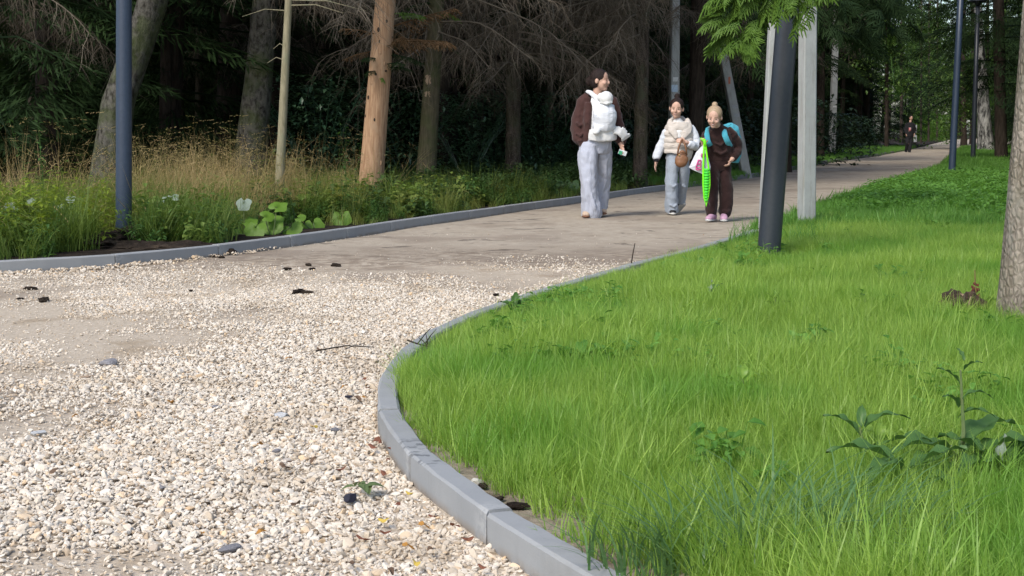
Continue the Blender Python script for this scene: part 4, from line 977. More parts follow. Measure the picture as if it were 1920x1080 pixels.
link('wood', lump('wood', (.105, .085, .085), 5, simple('rotten_wood', (.030, .020, .014), (.09, .06, .04), 30, .95, 1, .02), 4, 1, .45), stump, (0, 0, .075))
for i in range(16):
    m = MB(); a = random.uniform(-PI, 0); e = Vector((math.cos(a) * .10, math.sin(a) * .08, .12)); m.tube([e * .6, e + Vector((0, 0, random.uniform(-.03, .05)))], [.006, .002], 4); m.build('splinter', M['wound'] if i % 3 else M['twig'], stump)
o = link('wood_chip', stone_mesh(50, M['wound'], 1, .6), None, stump.location + Vector((.0, .0, .145)), (.3, .2, .5), (.026, .018, .016)); tag(o, 'pale wood chip lying on top of the rotten stump', 'wood chip')
# dark clod in the bare strip behind the kerb
for i, (px, py, s, lab) in enumerate(((968, 948, .020, 'largest black soil clod on the sandy strip behind the kerb'), (935, 935, .012, 'small black soil clod left of the largest one behind the kerb'), (905, 910, .013, 'black soil clod by the white pebble behind the kerb'), (1085, 1044, .014, 'black soil clod at the bottom of the sandy strip'))):
    tag(link('soil_clod', clod, None, at(px, py, .055), (0, 0, i), (s * 1.5, s, s * .7)), lab, 'soil clod')
tag(link('pebble', stone_mesh(60, simple('pale_stone', (.6, .57, .5), None, 20)), None, at(895, 903, .06), (0, 0, .4), .016), 'white pebble on the sandy strip behind the kerb', 'pebble')

# grey stones and rubble on the gravel
M['grey_stone'] = simple('grey_stone', (.30, .29, .30), (.20, .19, .20), 8, .9, .6, .01)
M['white_rubble'] = simple('white_rubble', (.60, .60, .58), (.42, .43, .45), 14, .9, .6, .01)
for px, py, sx, sy, sz, mt, lab in ((203, 681, .058, .04, .032, 'grey_stone', 'largest flat grey stone on the gravel'), (166, 706, .038, .022, .008, 'wound', 'flat brown chip left of the largest grey stone'), (527, 779, .030, .025, .022, 'white_rubble', 'pale grey rubble lump in the middle of the gravel'),
                                    (404, 762, .022, .016, .010, 'grey_stone', 'small mauve grey stone left of the pale rubble'), (302, 912, .025, .015, .010, 'grey_stone', 'mauve grey stone in the lower left gravel'), (75, 812, .026, .02, .015, 'white_rubble', 'pale grey stone near the left edge of the gravel'),
                                    (430, 1027, .030, .018, .012, 'grey_stone', 'grey stone near the bottom edge of the gravel'), (628, 806, .020, .012, .010, 'grey_stone', 'small grey stone nearest the bend of the kerb')):
    tag(link('stone', stone_mesh(int(px), M[mt], 1, .8, 2), None, at(px, py, .012), (0, .1, px % 3), (sx, sy, sz)), lab, 'stone')

# ------------------------------------------------------------------ fallen leaves and twigs
def leafmat2(name, c): return simple(name, c, tuple(x * .55 for x in c), 40, .6, .3)
LFM = [leafmat2('red_brown_leaf', (.20, .075, .04)), leafmat2('orange_leaf', (.50, .24, .05)), leafmat2('yellow_leaf', (.60, .43, .08)), leafmat2('brown_leaf', (.14, .085, .05))]
def fallen(mat, seed):
    rd = random.Random(seed); m = MB(); n = 9; vs = [(0, 0, .10)]
    for i in range(n): a = 2 * PI * i / n; r = (1 + .25 * math.cos(2 * a)) * rd.uniform(.75, 1.05); vs.append((r * math.cos(a), .62 * r * math.sin(a), .28 * math.sin(a * 2 + seed) + .12 * rd.random()))
    m.add(vs, [(0, 1 + i, 1 + (i + 1) % n) for i in range(n)]); return m.mesh('leaf', mat)
LFS = [[fallen(mt, j + 3 * i) for j in range(3)] for i, mt in enumerate(LFM)]
kinds = ('red brown', 'orange', 'yellow', 'brown')
LV = [(0, [(703, 827), (713, 829), (700, 838), (727, 862), (720, 888), (812, 968), (853, 985), (877, 1010), (722, 998), (681, 712), (690, 727), (640, 880), (744, 946), (905, 1063), (680, 1010), (735, 840), (630, 765)]),
      (1, [(684, 744), (541, 671), (646, 724), (142, 779), (320, 753), (487, 832), (795, 985), (380, 999), (490, 997), (765, 1024)]),
      (2, [(450, 699), (768, 925), (720, 975), (780, 1055), (590, 800), (640, 712)]),
      (3, [(545, 865), (530, 872), (591, 860), (535, 876), (555, 944), (670, 746), (807, 1030), (733, 1070), (655, 1055), (600, 655), (105, 882)])]
for k, pts in LV:
    for i, (px, py) in enumerate(pts):
        s = random.uniform(.010, .019); o = link('fallen_leaf', LFS[k][i % 3], None, at(px, py, .026), (random.uniform(-.4, .4), random.uniform(-.4, .4), random.random() * 6.28), s)
        where = 'close to the curved kerb' if px > 655 and py > 800 else ('left of the kerb bend' if px > 600 else ('in the middle of the gravel' if px > 400 else 'in the left part of the gravel')); tag(o, 'small %s fallen leaf lying on gravel %s' % (kinds[k], where), 'fallen leaf', '%s fallen leaves %s' % (kinds[k], where))
def twig(pts, r, label, side=()):
    P = [Vector(q) for q in pts]; m = MB(); b = P[0]; m.tube([q - b for q in P], [r * (1 - .6 * i / len(P)) for i in range(len(P))], 5)
    for a, d_ in side: a = Vector(a) - b; m.tube([a, a + Vector(d_) * .5 + Vector((0, 0, .004)), a + Vector(d_)], [r * .7, r * .5, r * .2], 4)
    tag(m.build('twig', M['dark_bark'], None, loc=b), label, 'twig')
a, b = at(764, 638, .115), at(803, 650, .095)
twig([a, (a + b) / 2 + Vector((0, -.01, 0)), b], .004, 'dark forked twig lying across the curved kerb', [((a + b) / 2, (.05, .12, .05)), ((a + b) / 2 + Vector((.03, 0, 0)), (.04, .10, .045)), (b, (-.02, .14, .04)), (b, (-.05, .08, .03))])
a, b = at(592, 658, .03), at(702, 651, .035); twig([a, (a + b) / 2 + Vector((0, .03, .01)), b], .0035, 'long thin twig lying on the gravel left of the kerb', [((a + b) / 2, (.06, .05, .01))])
a = at(1184, 494, .08); twig([a, a + Vector((.01, 0, .07)), a + Vector((.022, 0, .135))], .005, 'bare twig standing upright on the kerb in front of the path')
# clump of torn weed with a dark lump
wd = empty('torn_weed', at(676, 918, .03)); tag(wd, 'torn green weed lying on the gravel near the kerb', 'weed')
M['torn'] = leafmat('torn_weed_leaf', (.10, .15, .06), (.20, .24, .10), .3)
for i in range(9):
    m = MB(); a = random.random() * 6.28; leaf_quad(m, (random.uniform(-.02, .02), random.uniform(-.02, .02), .008), (math.cos(a), math.sin(a), random.uniform(.1, .5)), random.uniform(.03, .06), .024, random.random(), n=4, droop=.5); m.build('leaf', M['torn'], wd)
tag(link('dark_lump', stone_mesh(77, simple('dark_lump', (.025, .025, .04), None, 30), 1, .8, 2), None, at(658, 933, .025), (0, 0, .6), (.021, .018, .016)), 'dark bluish lump beside the torn weed', 'lump')
for i, (px, py) in enumerate(((653, 743), (518, 845))): tag(link('dark_lump', stone_mesh(80 + i, M['grey_stone'] if i else bpy.data.materials['dark_lump'], 1, .7, 2), None, at(px, py, .025), (0, 0, i), (.014, .011, .009)), ('small dark bluish lump left of the kerb bend', 'small grey lump on the middle gravel')[i], 'lump')

# ------------------------------------------------------------------ leafy plants
M['butterbur'] = leafmat('butterbur_leaf', (.115, .225, .025), (.175, .295, .045), .40, .5, .3)
M['pale_under'] = leafmat('pale_leaf_underside', (.22, .28, .22), (.36, .41, .35), .25, .7, .15)
M['dock'] = leafmat('dock_leaf', (.050, .125, .035), (.13, .23, .06), .36, .45, .35)
M['stem'] = simple('plant_stem', (.10, .15, .05), (.14, .17, .07), 30, .7)
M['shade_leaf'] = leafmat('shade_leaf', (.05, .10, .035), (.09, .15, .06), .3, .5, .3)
def round_leaf(seed, mat, R=.09):
    rd = random.Random(seed); m = MB(); n = 22; vs = [(0, 0, -.12 * R)]
    for ring, f in enumerate((.5, 1.0)):
        for i in range(n):
            a = -PI + 2 * PI * (i + .5) / n; notch = 1 - .75 * math.exp(-((abs(a) - PI) / .32) ** 2); lob = 1 + .09 * math.cos(a * 5 + seed) + .04 * rd.random()
            r = R * f * notch * (lob if ring else 1); vs.append((r * math.cos(a) + .25 * R, r * math.sin(a), R * (.10 * f * f * math.cos(3 * a + seed) - .18 * f * f + .05 * rd.random())))
    fs = [(0, 1 + i, 1 + (i + 1) % n) for i in range(n)] + [(1 + i, 1 + n + i, 1 + n + (i + 1) % n, 1 + (i + 1) % n) for i in range(n)]
    m.add(vs, fs, [.3] + [.45 + .2 * rd.random() for _ in range(n)] + [.6 + .4 * rd.random() for _ in range(n)])
    return m.mesh('leaf', mat, True)
RL = [round_leaf(i, M['butterbur']) for i in range(4)]; RLp = round_leaf(9, M['pale_under'], .058); RLs = [round_leaf(20 + i, M['shade_leaf']) for i in range(2)]
def leafy(name, px, py, leaves, label, cat, meshes=None, z=.05, s_=1.0):
    """leaves: (px, py, size factor, nod, turn) of each leaf as seen; stems run down to the plant's foot"""
    base = at(px, py, z); root = tag(empty(name, base), label, cat)
    for i, (lx, ly, k, nod, trn) in enumerate(leaves):
        p = atY(lx, ly, base.y - .02 + .10 * math.sin(i * 2.4)) - base; me = (meshes or RL)[i % len(meshes or RL)]
        link('leaf', me, root, p, (Matrix.Rotation(nod, 3, 'X') @ Matrix.Rotation(.2 * math.sin(i * 1.9), 3, 'Y') @ Matrix.Rotation(trn, 3, 'Z')).to_euler(), k * s_)
        m = MB(); m.tube([(p.x * .3, p.y * .3, 0), (p.x * .8, p.y * .8, p.z * .6), p], [.005, .004, .003], 5); m.build('stem', M['stem'], root)
    return root
leafy('butterbur', 510, 440, [(470, 418, .75, .7, 1.9), (455, 435, .9, .9, 2.4), (478, 425, 1.1, .9, -1.6), (506, 415, 1.3, .9, -1.2), (497, 405, .7, .8, .4), (518, 388, .9, .6, .8), (545, 425, 1.0, .8, -1.0), (440, 438, .7, .9, 2.7)], 'clump of broad light green leaves at the left kerb', 'plant')
leafy('butterbur', 590, 428, [(570, 420, .85, .9, -1.4), (588, 418, 1.0, .9, -1.0), (560, 408, .6, .7, -.3)], 'few broad light green leaves right of the larger clump', 'plant')
leafy('butterbur', 640, 422, [(640, 405, 1.05, 1.1, -1.5)], 'single broad yellow green leaf left of the orange trunk', 'plant')
leafy('butterbur', 458, 440, [(457, 378, 1.15, 1.2, -1.6)], 'turned up pale leaf on a stem above the green clump', 'plant', [RLp])
leafy('butterbur', 318, 440, [(322, 369, 1.0, .9, -1.2), (308, 374, .6, .8, .3)], 'pale drooping leaves right of the left lamp post', 'plant', [RLp])
leafy('butterbur', 28, 460, [(18, 382, .8, .9, -1.4), (36, 398, .8, 1.0, -1.0), (58, 379, .6, .9, 2), (25, 392, .7, .5, .6)], 'white leaf undersides in the weeds at the left edge', 'plant', [RLp])
leafy('butterbur', 130, 450, [(132, 370, .7, 1.0, -1.4), (136, 385, .6, .9, -.8), (110, 392, .8, .8, 1.8)], 'pale leaves in the grass left of the lamp post', 'plant', [RLp])
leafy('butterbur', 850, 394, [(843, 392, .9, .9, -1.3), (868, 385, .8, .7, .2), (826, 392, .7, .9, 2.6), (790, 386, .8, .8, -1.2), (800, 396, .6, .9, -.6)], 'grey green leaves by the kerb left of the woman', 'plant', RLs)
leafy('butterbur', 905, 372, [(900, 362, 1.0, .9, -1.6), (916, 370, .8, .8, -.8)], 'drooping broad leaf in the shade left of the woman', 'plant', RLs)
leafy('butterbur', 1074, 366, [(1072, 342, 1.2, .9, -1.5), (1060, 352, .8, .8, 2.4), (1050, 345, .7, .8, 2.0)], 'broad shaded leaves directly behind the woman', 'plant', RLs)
leafy('butterbur', 1530, 432, [(1536, 423, .9, 1.0, -1.2), (1552, 415, 1.0, .8, -.3), (1519, 424, .8, .8, 2.4)], 'broad leaves in the grass at the upright concrete post', 'plant', RL)

def lance(seed, mat, L=.28, W=.07, curl=.9, wave=.010):
    """long dock leaf along +X that arches and droops"""
    m = MB(); rd = random.Random(seed); n = 12; vs = []; tn = []
    for i in range(n + 1):
        t = i / n; a = .75 - curl * 1.5 * t; x = L * (t - .14 * curl * t * t); z = L * (.55 * t - curl * .75 * t * t); w_ = W * (math.sin(PI * min(1, t * 1.02) ** .72) * .95 + .05 * (1 - t)) * .5
        for j, u in enumerate((-1, -.45, 0, .45, 1)):
            vs.append((x, w_ * u, z + abs(u) * w_ * .45 + wave * math.sin(t * 17 + seed + u * 2) * abs(u))); tn.append(.25 + .55 * abs(u) * rd.uniform(.7, 1) if u else .95)
    m.add(vs, [(5 * i + j, 5 * i + j + 1, 5 * i + j + 6, 5 * i + j + 5) for i in range(n) for j in range(4)], tn)
    return m.mesh('leaf', mat, True)
DK = [lance(i, M['dock'], (.26, .30, .22)[i], (.085, .075, .07)[i], (.75, 1.0, .5)[i]) for i in range(3)]
DKp = lance(8, M['pale_under'], .13, .038, .15); DKy = [lance(12 + i, M['lawn'], .12, .04, .8) for i in range(2)]
def dock(px, py, leaves, label, stemh=None, meshes=DK, z=.06, cat='plant', name='dock_plant', sz=.86):
    base = at(px, py, z); root = tag(empty(name, base), label, cat); root.scale = (sz,) * 3
    for i, (dx, dz, az, pt, k, pale) in enumerate(leaves):
        link('leaf', DKp if pale else meshes[i % len(meshes)], root, (dx, .03 * math.sin(i * 3.1), dz), (0, -pt, az), k)
    if stemh:
        m = MB(); m.tube([(0, 0, -.02), (.012, 0, stemh * .5), (-.004, 0, stemh)], [.008, .006, .003], 6); m.build('stem', M['stem'], root)
    return root
big = dock(1795, 925, [(0, .10, PI + .3, .15, 1.0, 0), (0, .09, -PI + .6, 0, 1.0, 0), (.02, .10, -.15, .1, 1.1, 0), (.03, .08, -.5, -.1, 1.0, 0), (-.02, .10, 2.6, .2, .9, 0), (0, .10, -1.1, -.15, .9, 0), (.0, .12, .5, .3, 1.0, 0), (-.02, .08, -2.1, -.1, .9, 0),
                       (-.03, .02, 1.8, 1.2, .9, 1), (0, .25, -2.6, .5, .35, 0), (0, .28, .1, .2, .35, 0), (0, .32, PI, .4, .38, 0), (0, .36, -.8, .5, .28, 0), (0, .22, -.5, .3, .4, 0), (0, .39, 2.0, .6, .22, 0)], 'largest dock plant with a tall stem in the right foreground lawn', .36)
dock(1868, 935, [(0, .05, .4, .7, .75, 0), (0, .06, .55, .9, .9, 1), (.02, .08, PI - .2, .3, 1.0, 0), (0, .08, -.4, .1, 1.2, 0), (.02, .06, -1.2, 0, 1.1, 0), (.05, .08, .1, .4, 1.1, 0), (0, .08, -2.4, .1, 1.0, 0)], 'dock plant with upright pale leaf at the lower right edge', None)
dock(1690, 960, [(0, .12, PI - .2, .2, .9, 0), (0, .12, -PI + .8, .1, .8, 0), (0, .10, -.2, .3, .9, 0), (.02, .08, -.9, 0, .8, 0)], 'low arching dock leaves left of the largest dock plant', None)
dock(1612, 900, [(0, .13, PI - .3, .5, .55, 0), (0, .14, .1, .5, .6, 0), (0, .08, -1.3, .2, .6, 0), (0, .16, 1.3, .8, .35, 0), (.03, .05, -.6, .1, .5, 0)], 'small dark dock seedling beside yellow leaves in the lawn', .16)
dock(1650, 885, [(0, .08, 0.1, .4, 1.0, 0), (0, .09, 2.6, .5, .9, 0), (0, .08, -.9, .3, 1.0, 0), (0, .09, 1.3, .7, .8, 0)], 'small yellow green weed between the dock plants', None, DKy)
dock(1095, 708, [(.05 * math.cos(i * 1.3) * (i % 4), .06 + .01 * (i % 3), i * 2.39, .3 + .1 * (i % 3), .42 + .05 * (i % 4), 0) for i in range(18)], 'patch of broad leaved weed in the near lawn', None, [lance(40 + i, M['lawn2'], .24, .10, .7) for i in range(2)])
dock(1330, 585, [(0, .06, .6, 1.0, .9, 1), (0, .05, .9, .8, .7, 0), (.02, .05, -.4, .4, .6, 0), (0, .04, 2.6, .5, .6, 0)], 'weed with one pale upright leaf in the middle of the lawn')
dock(1452, 600, [(0, .10, .8, .7, .42, 0), (0, .09, 2.4, .7, .42, 0), (0, .07, -.3, .3, .5, 0), (0, .07, -2.5, .3, .5, 0), (0, .12, 1.4, 1.0, .35, 0), (0, .05, -1.4, .2, .5, 0)], 'upright small weed right of the pale leafed weed', .14, [lance(50, M['butterbur'], .2, .08, .6)])
dock(1392, 770, [(0, .10, .3, .3, .6, 0), (0, .09, 2.8, .3, .6, 0), (0, .07, -1.0, .2, .6, 0), (0, .12, 1.5, .5, .5, 0), (0, .08, -2.3, .2, .6, 0)], 'light green weed in the middle of the sunny lawn', .12, [lance(54, M['lawn'], .2, .085, .8)])
dock(965, 612, [(0, .08, .5, .5, .7, 0), (0, .07, 2.5, .5, .7, 0), (0, .06, -1.2, .2, .7, 0), (0, .10, 1.4, .9, .6, 0)], 'dark green weed near the kerb on the far curve', .1, [lance(55, M['herb'], .2, .07, .8)])
dock(1845, 598, [(0, .08, 2.6, .3, .55, 0), (0, .07, -2.6, .2, .55, 0), (0, .10, 1.2, .5, .5, 0), (0, .08, -.9, .2, .6, 0), (-.05, .06, 3.0, .3, .55, 0)], 'broad leaved weed between the rotten stump and the near trunk', None, [lance(58, M['butterbur'], .22, .13, .7)])
# reddish dead dock stalk
st = empty('dead_stalk', at(1826, 600, .06)); tag(st, 'thin dead stalk with rust red seed head above the stump', 'plant')
m = MB(); m.tube([(0, 0, 0), (.004, 0, .10), (-.004, 0, .24)], [.005, .004, .002], 5); m.build('stem', simple('rust_stalk', (.20, .10, .06), None, 20), st)
m = MB(); rd = random.Random(4)
for _ in range(26): m.ell((rd.gauss(0, .010), rd.gauss(0, .008), .145 + rd.gauss(0, .016)), (.006, .006, .008), None, 5, 4)
m.build('seed_head', simple('rust_seeds', (.16, .045, .025), (.08, .02, .015), 40), st)
# broad bladed grass clump in front
cg = tallgrass(99, leafmat('coarse_grass', (.075, .17, .055), (.20, .33, .12), .4, .42, .45), 90, .16, (.10, .22), (.005, .009), (.5, 1.2), 0)
for i, (px, py, k, lab) in enumerate(((1490, 1046, 1.35, 'coarse blue green grass clump at the bottom of the lawn'), (1400, 1075, 1.15, 'smaller coarse grass clump left of the blue green one'), (1215, 1075, .9, 'coarse grass clump at the bottom beside the kerb'), (1590, 1060, 1.15, 'coarse grass clump right of the blue green one'))):
    r = tag(empty('grass_clump', at(px, py, .05), i * 2), lab, 'grass clump'); link('blades', cg, r, None, None, k)
tg = tallgrass(140, M['lawn2'], 110, .17, (.14, .32), (.004, .007), (.2, 1.0), 0)
for i, (px, py, k, lab) in enumerate(((1400, 462, 1.0, 'tall dark grass tuft left of the charcoal lamp post'), (1492, 470, 1.0, 'tall dark grass tuft right of the charcoal lamp post'), (1530, 452, .9, 'tall grass between the charcoal lamp post and the concrete post'), (1512, 428, .6, 'low grass tuft at the foot of the upright concrete post'))):
    r = tag(empty('grass_clump', at(px, py, .05), i), lab, 'grass clump'); link('blades', tg, r, None, None, k)
p = at(1468, 496, .04); tag(link('soil_heap', lump('soil_heap', (.22, .14, .05), 12, M['black_soil'], 4, 1, .38), None, p), 'dark soil at the foot of the charcoal lamp post', 'soil heap')
# tall wild stems at the left edge
ws = tallgrass(120, M['dry'], 5, .05, (.8, 1.15), (.004, .006), (.1, .35), 1.0)
for i, (px, py, lab) in enumerate(((110, 440, 'tall flowering grass stalks at the left, against the dark forest'), (40, 445, 'single tall dry stalks near the left edge'))):
    r = tag(empty('wild_stalks', at(px, py, .05), i), lab, 'plant'); link('stalks', ws, r)
sap = herb(130, M['herb'], 1.1, 4, .05, (.07, .11), .4, 14)
for i, (px, py, lab) in enumerate(((85, 438, 'tall leafy weed stalk at the left against the forest'), (655, 418, 'leafy green weed stem just left of the orange trunk'), (505, 385, 'leafy weed stem at the foot of the pale sapling'))):
    r = tag(empty('tall_weed', at(px, py, .05), i), lab, 'plant'); link('foliage', sap, r, None, None, (.95, .85, .6)[i])

# ------------------------------------------------------------------ people
M['skin'] = simple('skin', (.54, .34, .255), (.47, .285, .21), 14, .55, .06, .002, .35)
M['skin2'] = simple('child_skin', (.58, .375, .285), (.52, .32, .24), 14, .55, .06, .002, .35)
M['dark_hair'] = simple('dark_brown_hair', (.012, .007, .006), (.026, .014, .011), 30, .62, .8, .006, .25, (1, 6, 6))
M['blonde_hair'] = simple('blonde_hair', (.42, .31, .20), (.30, .21, .13), 30, .45, .5, .004, .4, (1, 6, 6))
M['brow'] = simple('eyebrow', (.20, .12, .085), None, 30, .7)
M['eye'] = simple('eye', (.02, .014, .012), None, 30, .3)
M['lips'] = simple('lips', (.42, .16, .14), None, 30, .5)
M['teeth'] = simple('teeth', (.72, .70, .66), None, 30, .4)
def cloth(name, c, k=.82, sc_=9, b=.55, bd=.02): return simple(name, c, tuple(x * k for x in c), sc_, .9, b, bd, .15)
def clothm(name, c, k=.85, fold=6.0, stretch=(1, 1, .5), bump=.8, bd=.035):
    g = N(name); o = g.obj(); f = g.noise(g.mapv(o, stretch), fold, 3, .55, .6); w_ = g.noise(o, 300, 2)
    col = g.mix(g.ss(w_, .3, .7), c, tuple(x * k for x in c)); h = g.math('ADD', f, g.math('MULTIPLY', w_, .02))
    return g.done(g.bsdf(col, .9, g.bump(h, bump, bd), .12, 0, .15))
class Fig:
    """a person: body is one mesh; hair, face and clothes are its children. q() reads photograph columns and rows at the person's scale"""
    def __init__(s, ox, oy, sc_, label, skin):
        s.ox, s.oy, s.s = ox, oy, sc_; s.skin = skin; g = at(ox, oy, .008); s.b = MB(); s.base = g; s.label = label; s.kids = []
    def q(s, px, py, d=0.0): return Vector(((px - s.ox) / s.s, d, (s.oy - py) / s.s))
    def head(s, c, h, yaw, pitch, roll, hair, smile=False, closed=False):
        Mx = Matrix.Rotation(yaw, 3, 'Z') @ Matrix.Rotation(pitch, 3, 'X') @ Matrix.Rotation(roll, 3, 'Y'); c = Vector(c)
        def e(mb, p, r): mb.ell(c + Mx @ (Vector(p) * h), Vector(r) * h, Mx)
        b = s.b; e(b, (0, .06, .10), (.335, .41, .39)); e(b, (0, -.10, -.13), (.275, .275, .33)); e(b, (0, -.22, -.37), (.13, .13, .11)); e(b, (0, -.385, -.10), (.05, .075, .085)); e(b, (0, -.36, -.02), (.035, .05, .09))
        for k in (-1, 1):
            e(b, (.34 * k, .05, -.06), (.045, .085, .12)); e(b, (.16 * k, -.26, -.13), (.11, .11, .10))
        hm = MB(); e(hm, (0, .095, .135), (.372, .420, .385)); e(hm, (0, .20, -.10), (.33, .30, .30)); s.kids.append(('hair', hm, hair, h * .035, 2)); s.hm = hm
        for k in (-1, 1):
            m = MB(); e(m, (.135 * k, -.352, .01), (.055, .018, .010 if closed else .020)); s.kids.append(('eye', m, M['eye'], 0, 0))
            m = MB(); e(m, (.14 * k, -.355, .095), (.075, .018, .010)); s.kids.append(('eyebrow', m, M['brow'], 0, 0))
        m = MB(); e(m, (0, -.365, -.255), (.090, .026, .026 if smile else .020)); s.kids.append(('lips', m, M['lips'], 0, 0))
        if smile: m = MB(); e(m, (0, -.380, -.250), (.062, .014, .011)); s.kids.append(('teeth', m, M['teeth'], 0, 0))
        s.Mx, s.hc, s.hh = Mx, c, h
    def hl(s, p): return s.hc + s.Mx @ (Vector(p) * s.hh)
    def hand(s, wrist, d, nrm, k=1.0, curl=.5, thumb=1):
        d = Vector(d).normalized(); nrm = Vector(nrm).normalized(); a = d.cross(nrm).normalized(); w_ = Vector(wrist)
        s.b.tube([w_ - d * .02 * k, w_ + d * .025 * k, w_ + d * .065 * k, w_ + d * .085 * k], [(.024 * k, .018 * k), (.033 * k, .017 * k), (.038 * k, .016 * k), (.034 * k, .012 * k)], 10, ref=nrm)
        for i, L_ in enumerate((.060, .070, .065, .050)):
            o = w_ + d * .078 * k + a * ((i - 1.5) * .0185 * k); p = [o]; dd = d.copy()
            for j in range(3): dd = (dd + nrm * curl * .55).normalized(); p.append(p[-1] + dd * L_ * k / 3)
            s.b.tube(p, [.0088 * k, .0085 * k, .0078 * k, .006 * k], 7)
        t0 = w_ + d * .022 * k + a * (.026 * k * thumb); s.b.tube([t0, t0 + (d * .6 + a * .75 * thumb + nrm * .2).normalized() * .035 * k, t0 + (d * .9 + a * .55 * thumb + nrm * .5).normalized() * .065 * k], [.012 * k, .010 * k, .007 * k], 7)
    def wear(s, name, mb, mat, vox=.010, sm=3): s.kids.append((name, mb, mat, vox, sm))
    def shoe(s, c, yaw, L_, W, H, mat, sole, pitch=0.0, stripe=None):
        R_ = Matrix.Rotation(yaw, 3, 'Z') @ Matrix.Rotation(pitch, 3, 'X'); c = Vector(c)
        def tb(mb, prof, ref): mb.tube([c + R_ @ Vector((0, y, z)) for y, z, a, b_ in prof], [(a, b_) for y, z, a, b_ in prof], 12, ref=R_ @ Vector(ref))
        m = MB(); tb(m, [(.42 * L_, H * .62, W * .34, H * .50), (.30 * L_, H * .60, W * .44, H * .58), (.05 * L_, H * .56, W * .45, H * .52), (-.22 * L_, H * .44, W * .50, H * .38), (-.42 * L_, H * .36, W * .44, H * .28), (-.51 * L_, H * .32, W * .22, H * .14)], (0, 0, 1)); m2 = MB()
        tb(m2, [(.45 * L_, H * .14, W * .36, H * .14), (.30 * L_, H * .14, W * .47, H * .15), (0, H * .14, W * .46, H * .15), (-.25 * L_, H * .14, W * .53, H * .15), (-.44 * L_, H * .15, W * .46, H * .15), (-.54 * L_, H * .18, W * .22, H * .13)], (0, 0, 1))
        st = None
        if stripe: st = MB(); tb(st, [(-.02 * L_, H * .56, W * .47, H * .36), (.14 * L_, H * .58, W * .46, H * .40)], (0, 0, 1))
        s.kids.append(('shoe', m, mat, 0, 1, [('sole', m2, sole)] + ([('toe_cap', st, stripe)] if st else [])))
    def finish(s):
        o = s.b.build('person', s.skin, None, True, loc=s.base); remesh(o, .0065, 2); tag(o, s.label, 'person'); s.o = o
        for kid in s.kids:
            nm, mb, mat, vox, sm = kid[:5]; c = mb.build(nm, mat, o, True)
            if vox: remesh(c, vox, sm, 0 if nm in ('hair', 'bonnet', 'bootie', 'sleepsuit') else .022)
            if len(kid) > 5:
                for n2, m2, mt2 in kid[5]: m2.build(n2, mt2, c, True)
        return o
def item(f, name, parts, label, cat):
    """a thing worn or held: parts = [(name, MB, material, voxel, smooth)] in the person's coordinates"""
    r = tag(empty(name, f.base), label, cat)
    for nm, mb, mat, vox, sm in parts:
        c = mb.build(nm, mat, r, bool(sm))
        if vox: remesh(c, vox, sm, 0 if nm in ('bag_body', 'side_pocket') else .016)
    return r
def T(mb, f, rows, n=16, ref=None): mb.tube([f.q(*r[:3]) for r in rows], [r[3] for r in rows], n, ref=ref); return mb

# ---- the woman with the baby
f = Fig(1112, 407, 167, 'woman in brown jacket and pale wide trousers carrying a baby', M['skin'])
f.head(f.q(1124, 154, -.02), .245, 1.12, .06, 0, M['dark_hair'], True)
f.hm.ell(f.hl((0, .56, -.10)), Vector((.19, .15, .22)) * .245, f.Mx); f.hm.ell(f.hl((0, .44, -.02)), Vector((.22, .2, .22)) * .245, f.Mx)
b = f.b
T(b, f, [(1115, 196, .04, .055), (1118, 180, .02, .052), (1121, 165, .0, .05)])
T(b, f, [(1118, 275, .06, (.15, .11)), (1118, 240, .06, (.125, .10)), (1117, 208, .06, (.15, .11)), (1116, 191, .06, (.115, .06)), (1116, 184, .05, (.06, .05))], 16, (0, 1, 0))
T(b, f, [(1094, 192, .05, .055), (1083, 235, .07, .045), (1092, 272, .02, .034), (1095, 279, .0, .028)])
T(b, f, [(1144, 194, .08, .055), (1157, 240, .12, .043), (1163, 270, .03, .033), (1164, 274, .0, .027)])
f.hand(f.q(1095, 278, 0), (.15, -.15, -1), (.9, -.3, 0), 1.0, .35); f.hand(f.q(1163, 273, 0), (.25, -.5, -.9), (-.8, -.4, 0), 1.0, .6, -1)
T(b, f, [(1108, 270, .04, .07), (1103, 330, -.03, .046), (1104, 370, -.03, .04), (1102, 400, .0, .036)]); T(b, f, [(1127, 270, .09, .07), (1133, 330, .20, .044), (1132, 365, .26, .036), (1131, 397, .28, .036)])
m = MB(); T(m, f, [(1103, 183, .05, .06), (1094, 194, .05, .080), (1087, 220, .07, .084), (1084, 245, .07, .090), (1087, 263, .04, .078), (1093, 273, .01, .05), (1095, 277, .0, .043)], 14)
T(m, f, [(1134, 184, .08, .06), (1146, 193, .09, .075), (1154, 220, .11, .072), (1159, 246, .11, .082), (1163, 261, .06, .078), (1165, 270, .02, .046)], 14)
T(m, f, [(1114, 266, .12, (.16, .085)), (1113, 235, .13, (.175, .095)), (1114, 200, .12, (.175, .09)), (1116, 186, .09, (.12, .07)), (1117, 179, .06, (.075, .055))], 16, (0, 1, 0))
T(m, f, [(1099, 268, .02, (.045, .07)), (1100, 230, .0, (.055, .09)), (1103, 195, .0, (.05, .08))], 12, (0, 1, 0))
for rows in ([(1079, 232, -.03, .010), (1086, 238, -.035, .012), (1094, 234, -.02, .008)], [(1078, 252, -.03, .010), (1087, 256, -.045, .013), (1093, 250, -.03, .009)], [(1083, 266, -.03, .012), (1090, 264, -.04, .010)], [(1086, 205, -.01, .009), (1092, 222, -.02, .012), (1097, 245, -.02, .010)], [(1153, 232, .05, .010), (1160, 240, .04, .012)], [(1156, 254, .0, .012), (1166, 258, .0, .010)]): T(m, f, rows, 8)
f.wear('jacket', m, clothm('brown_jacket', srgb('#4a3330'), .7, 7), .009, 1)
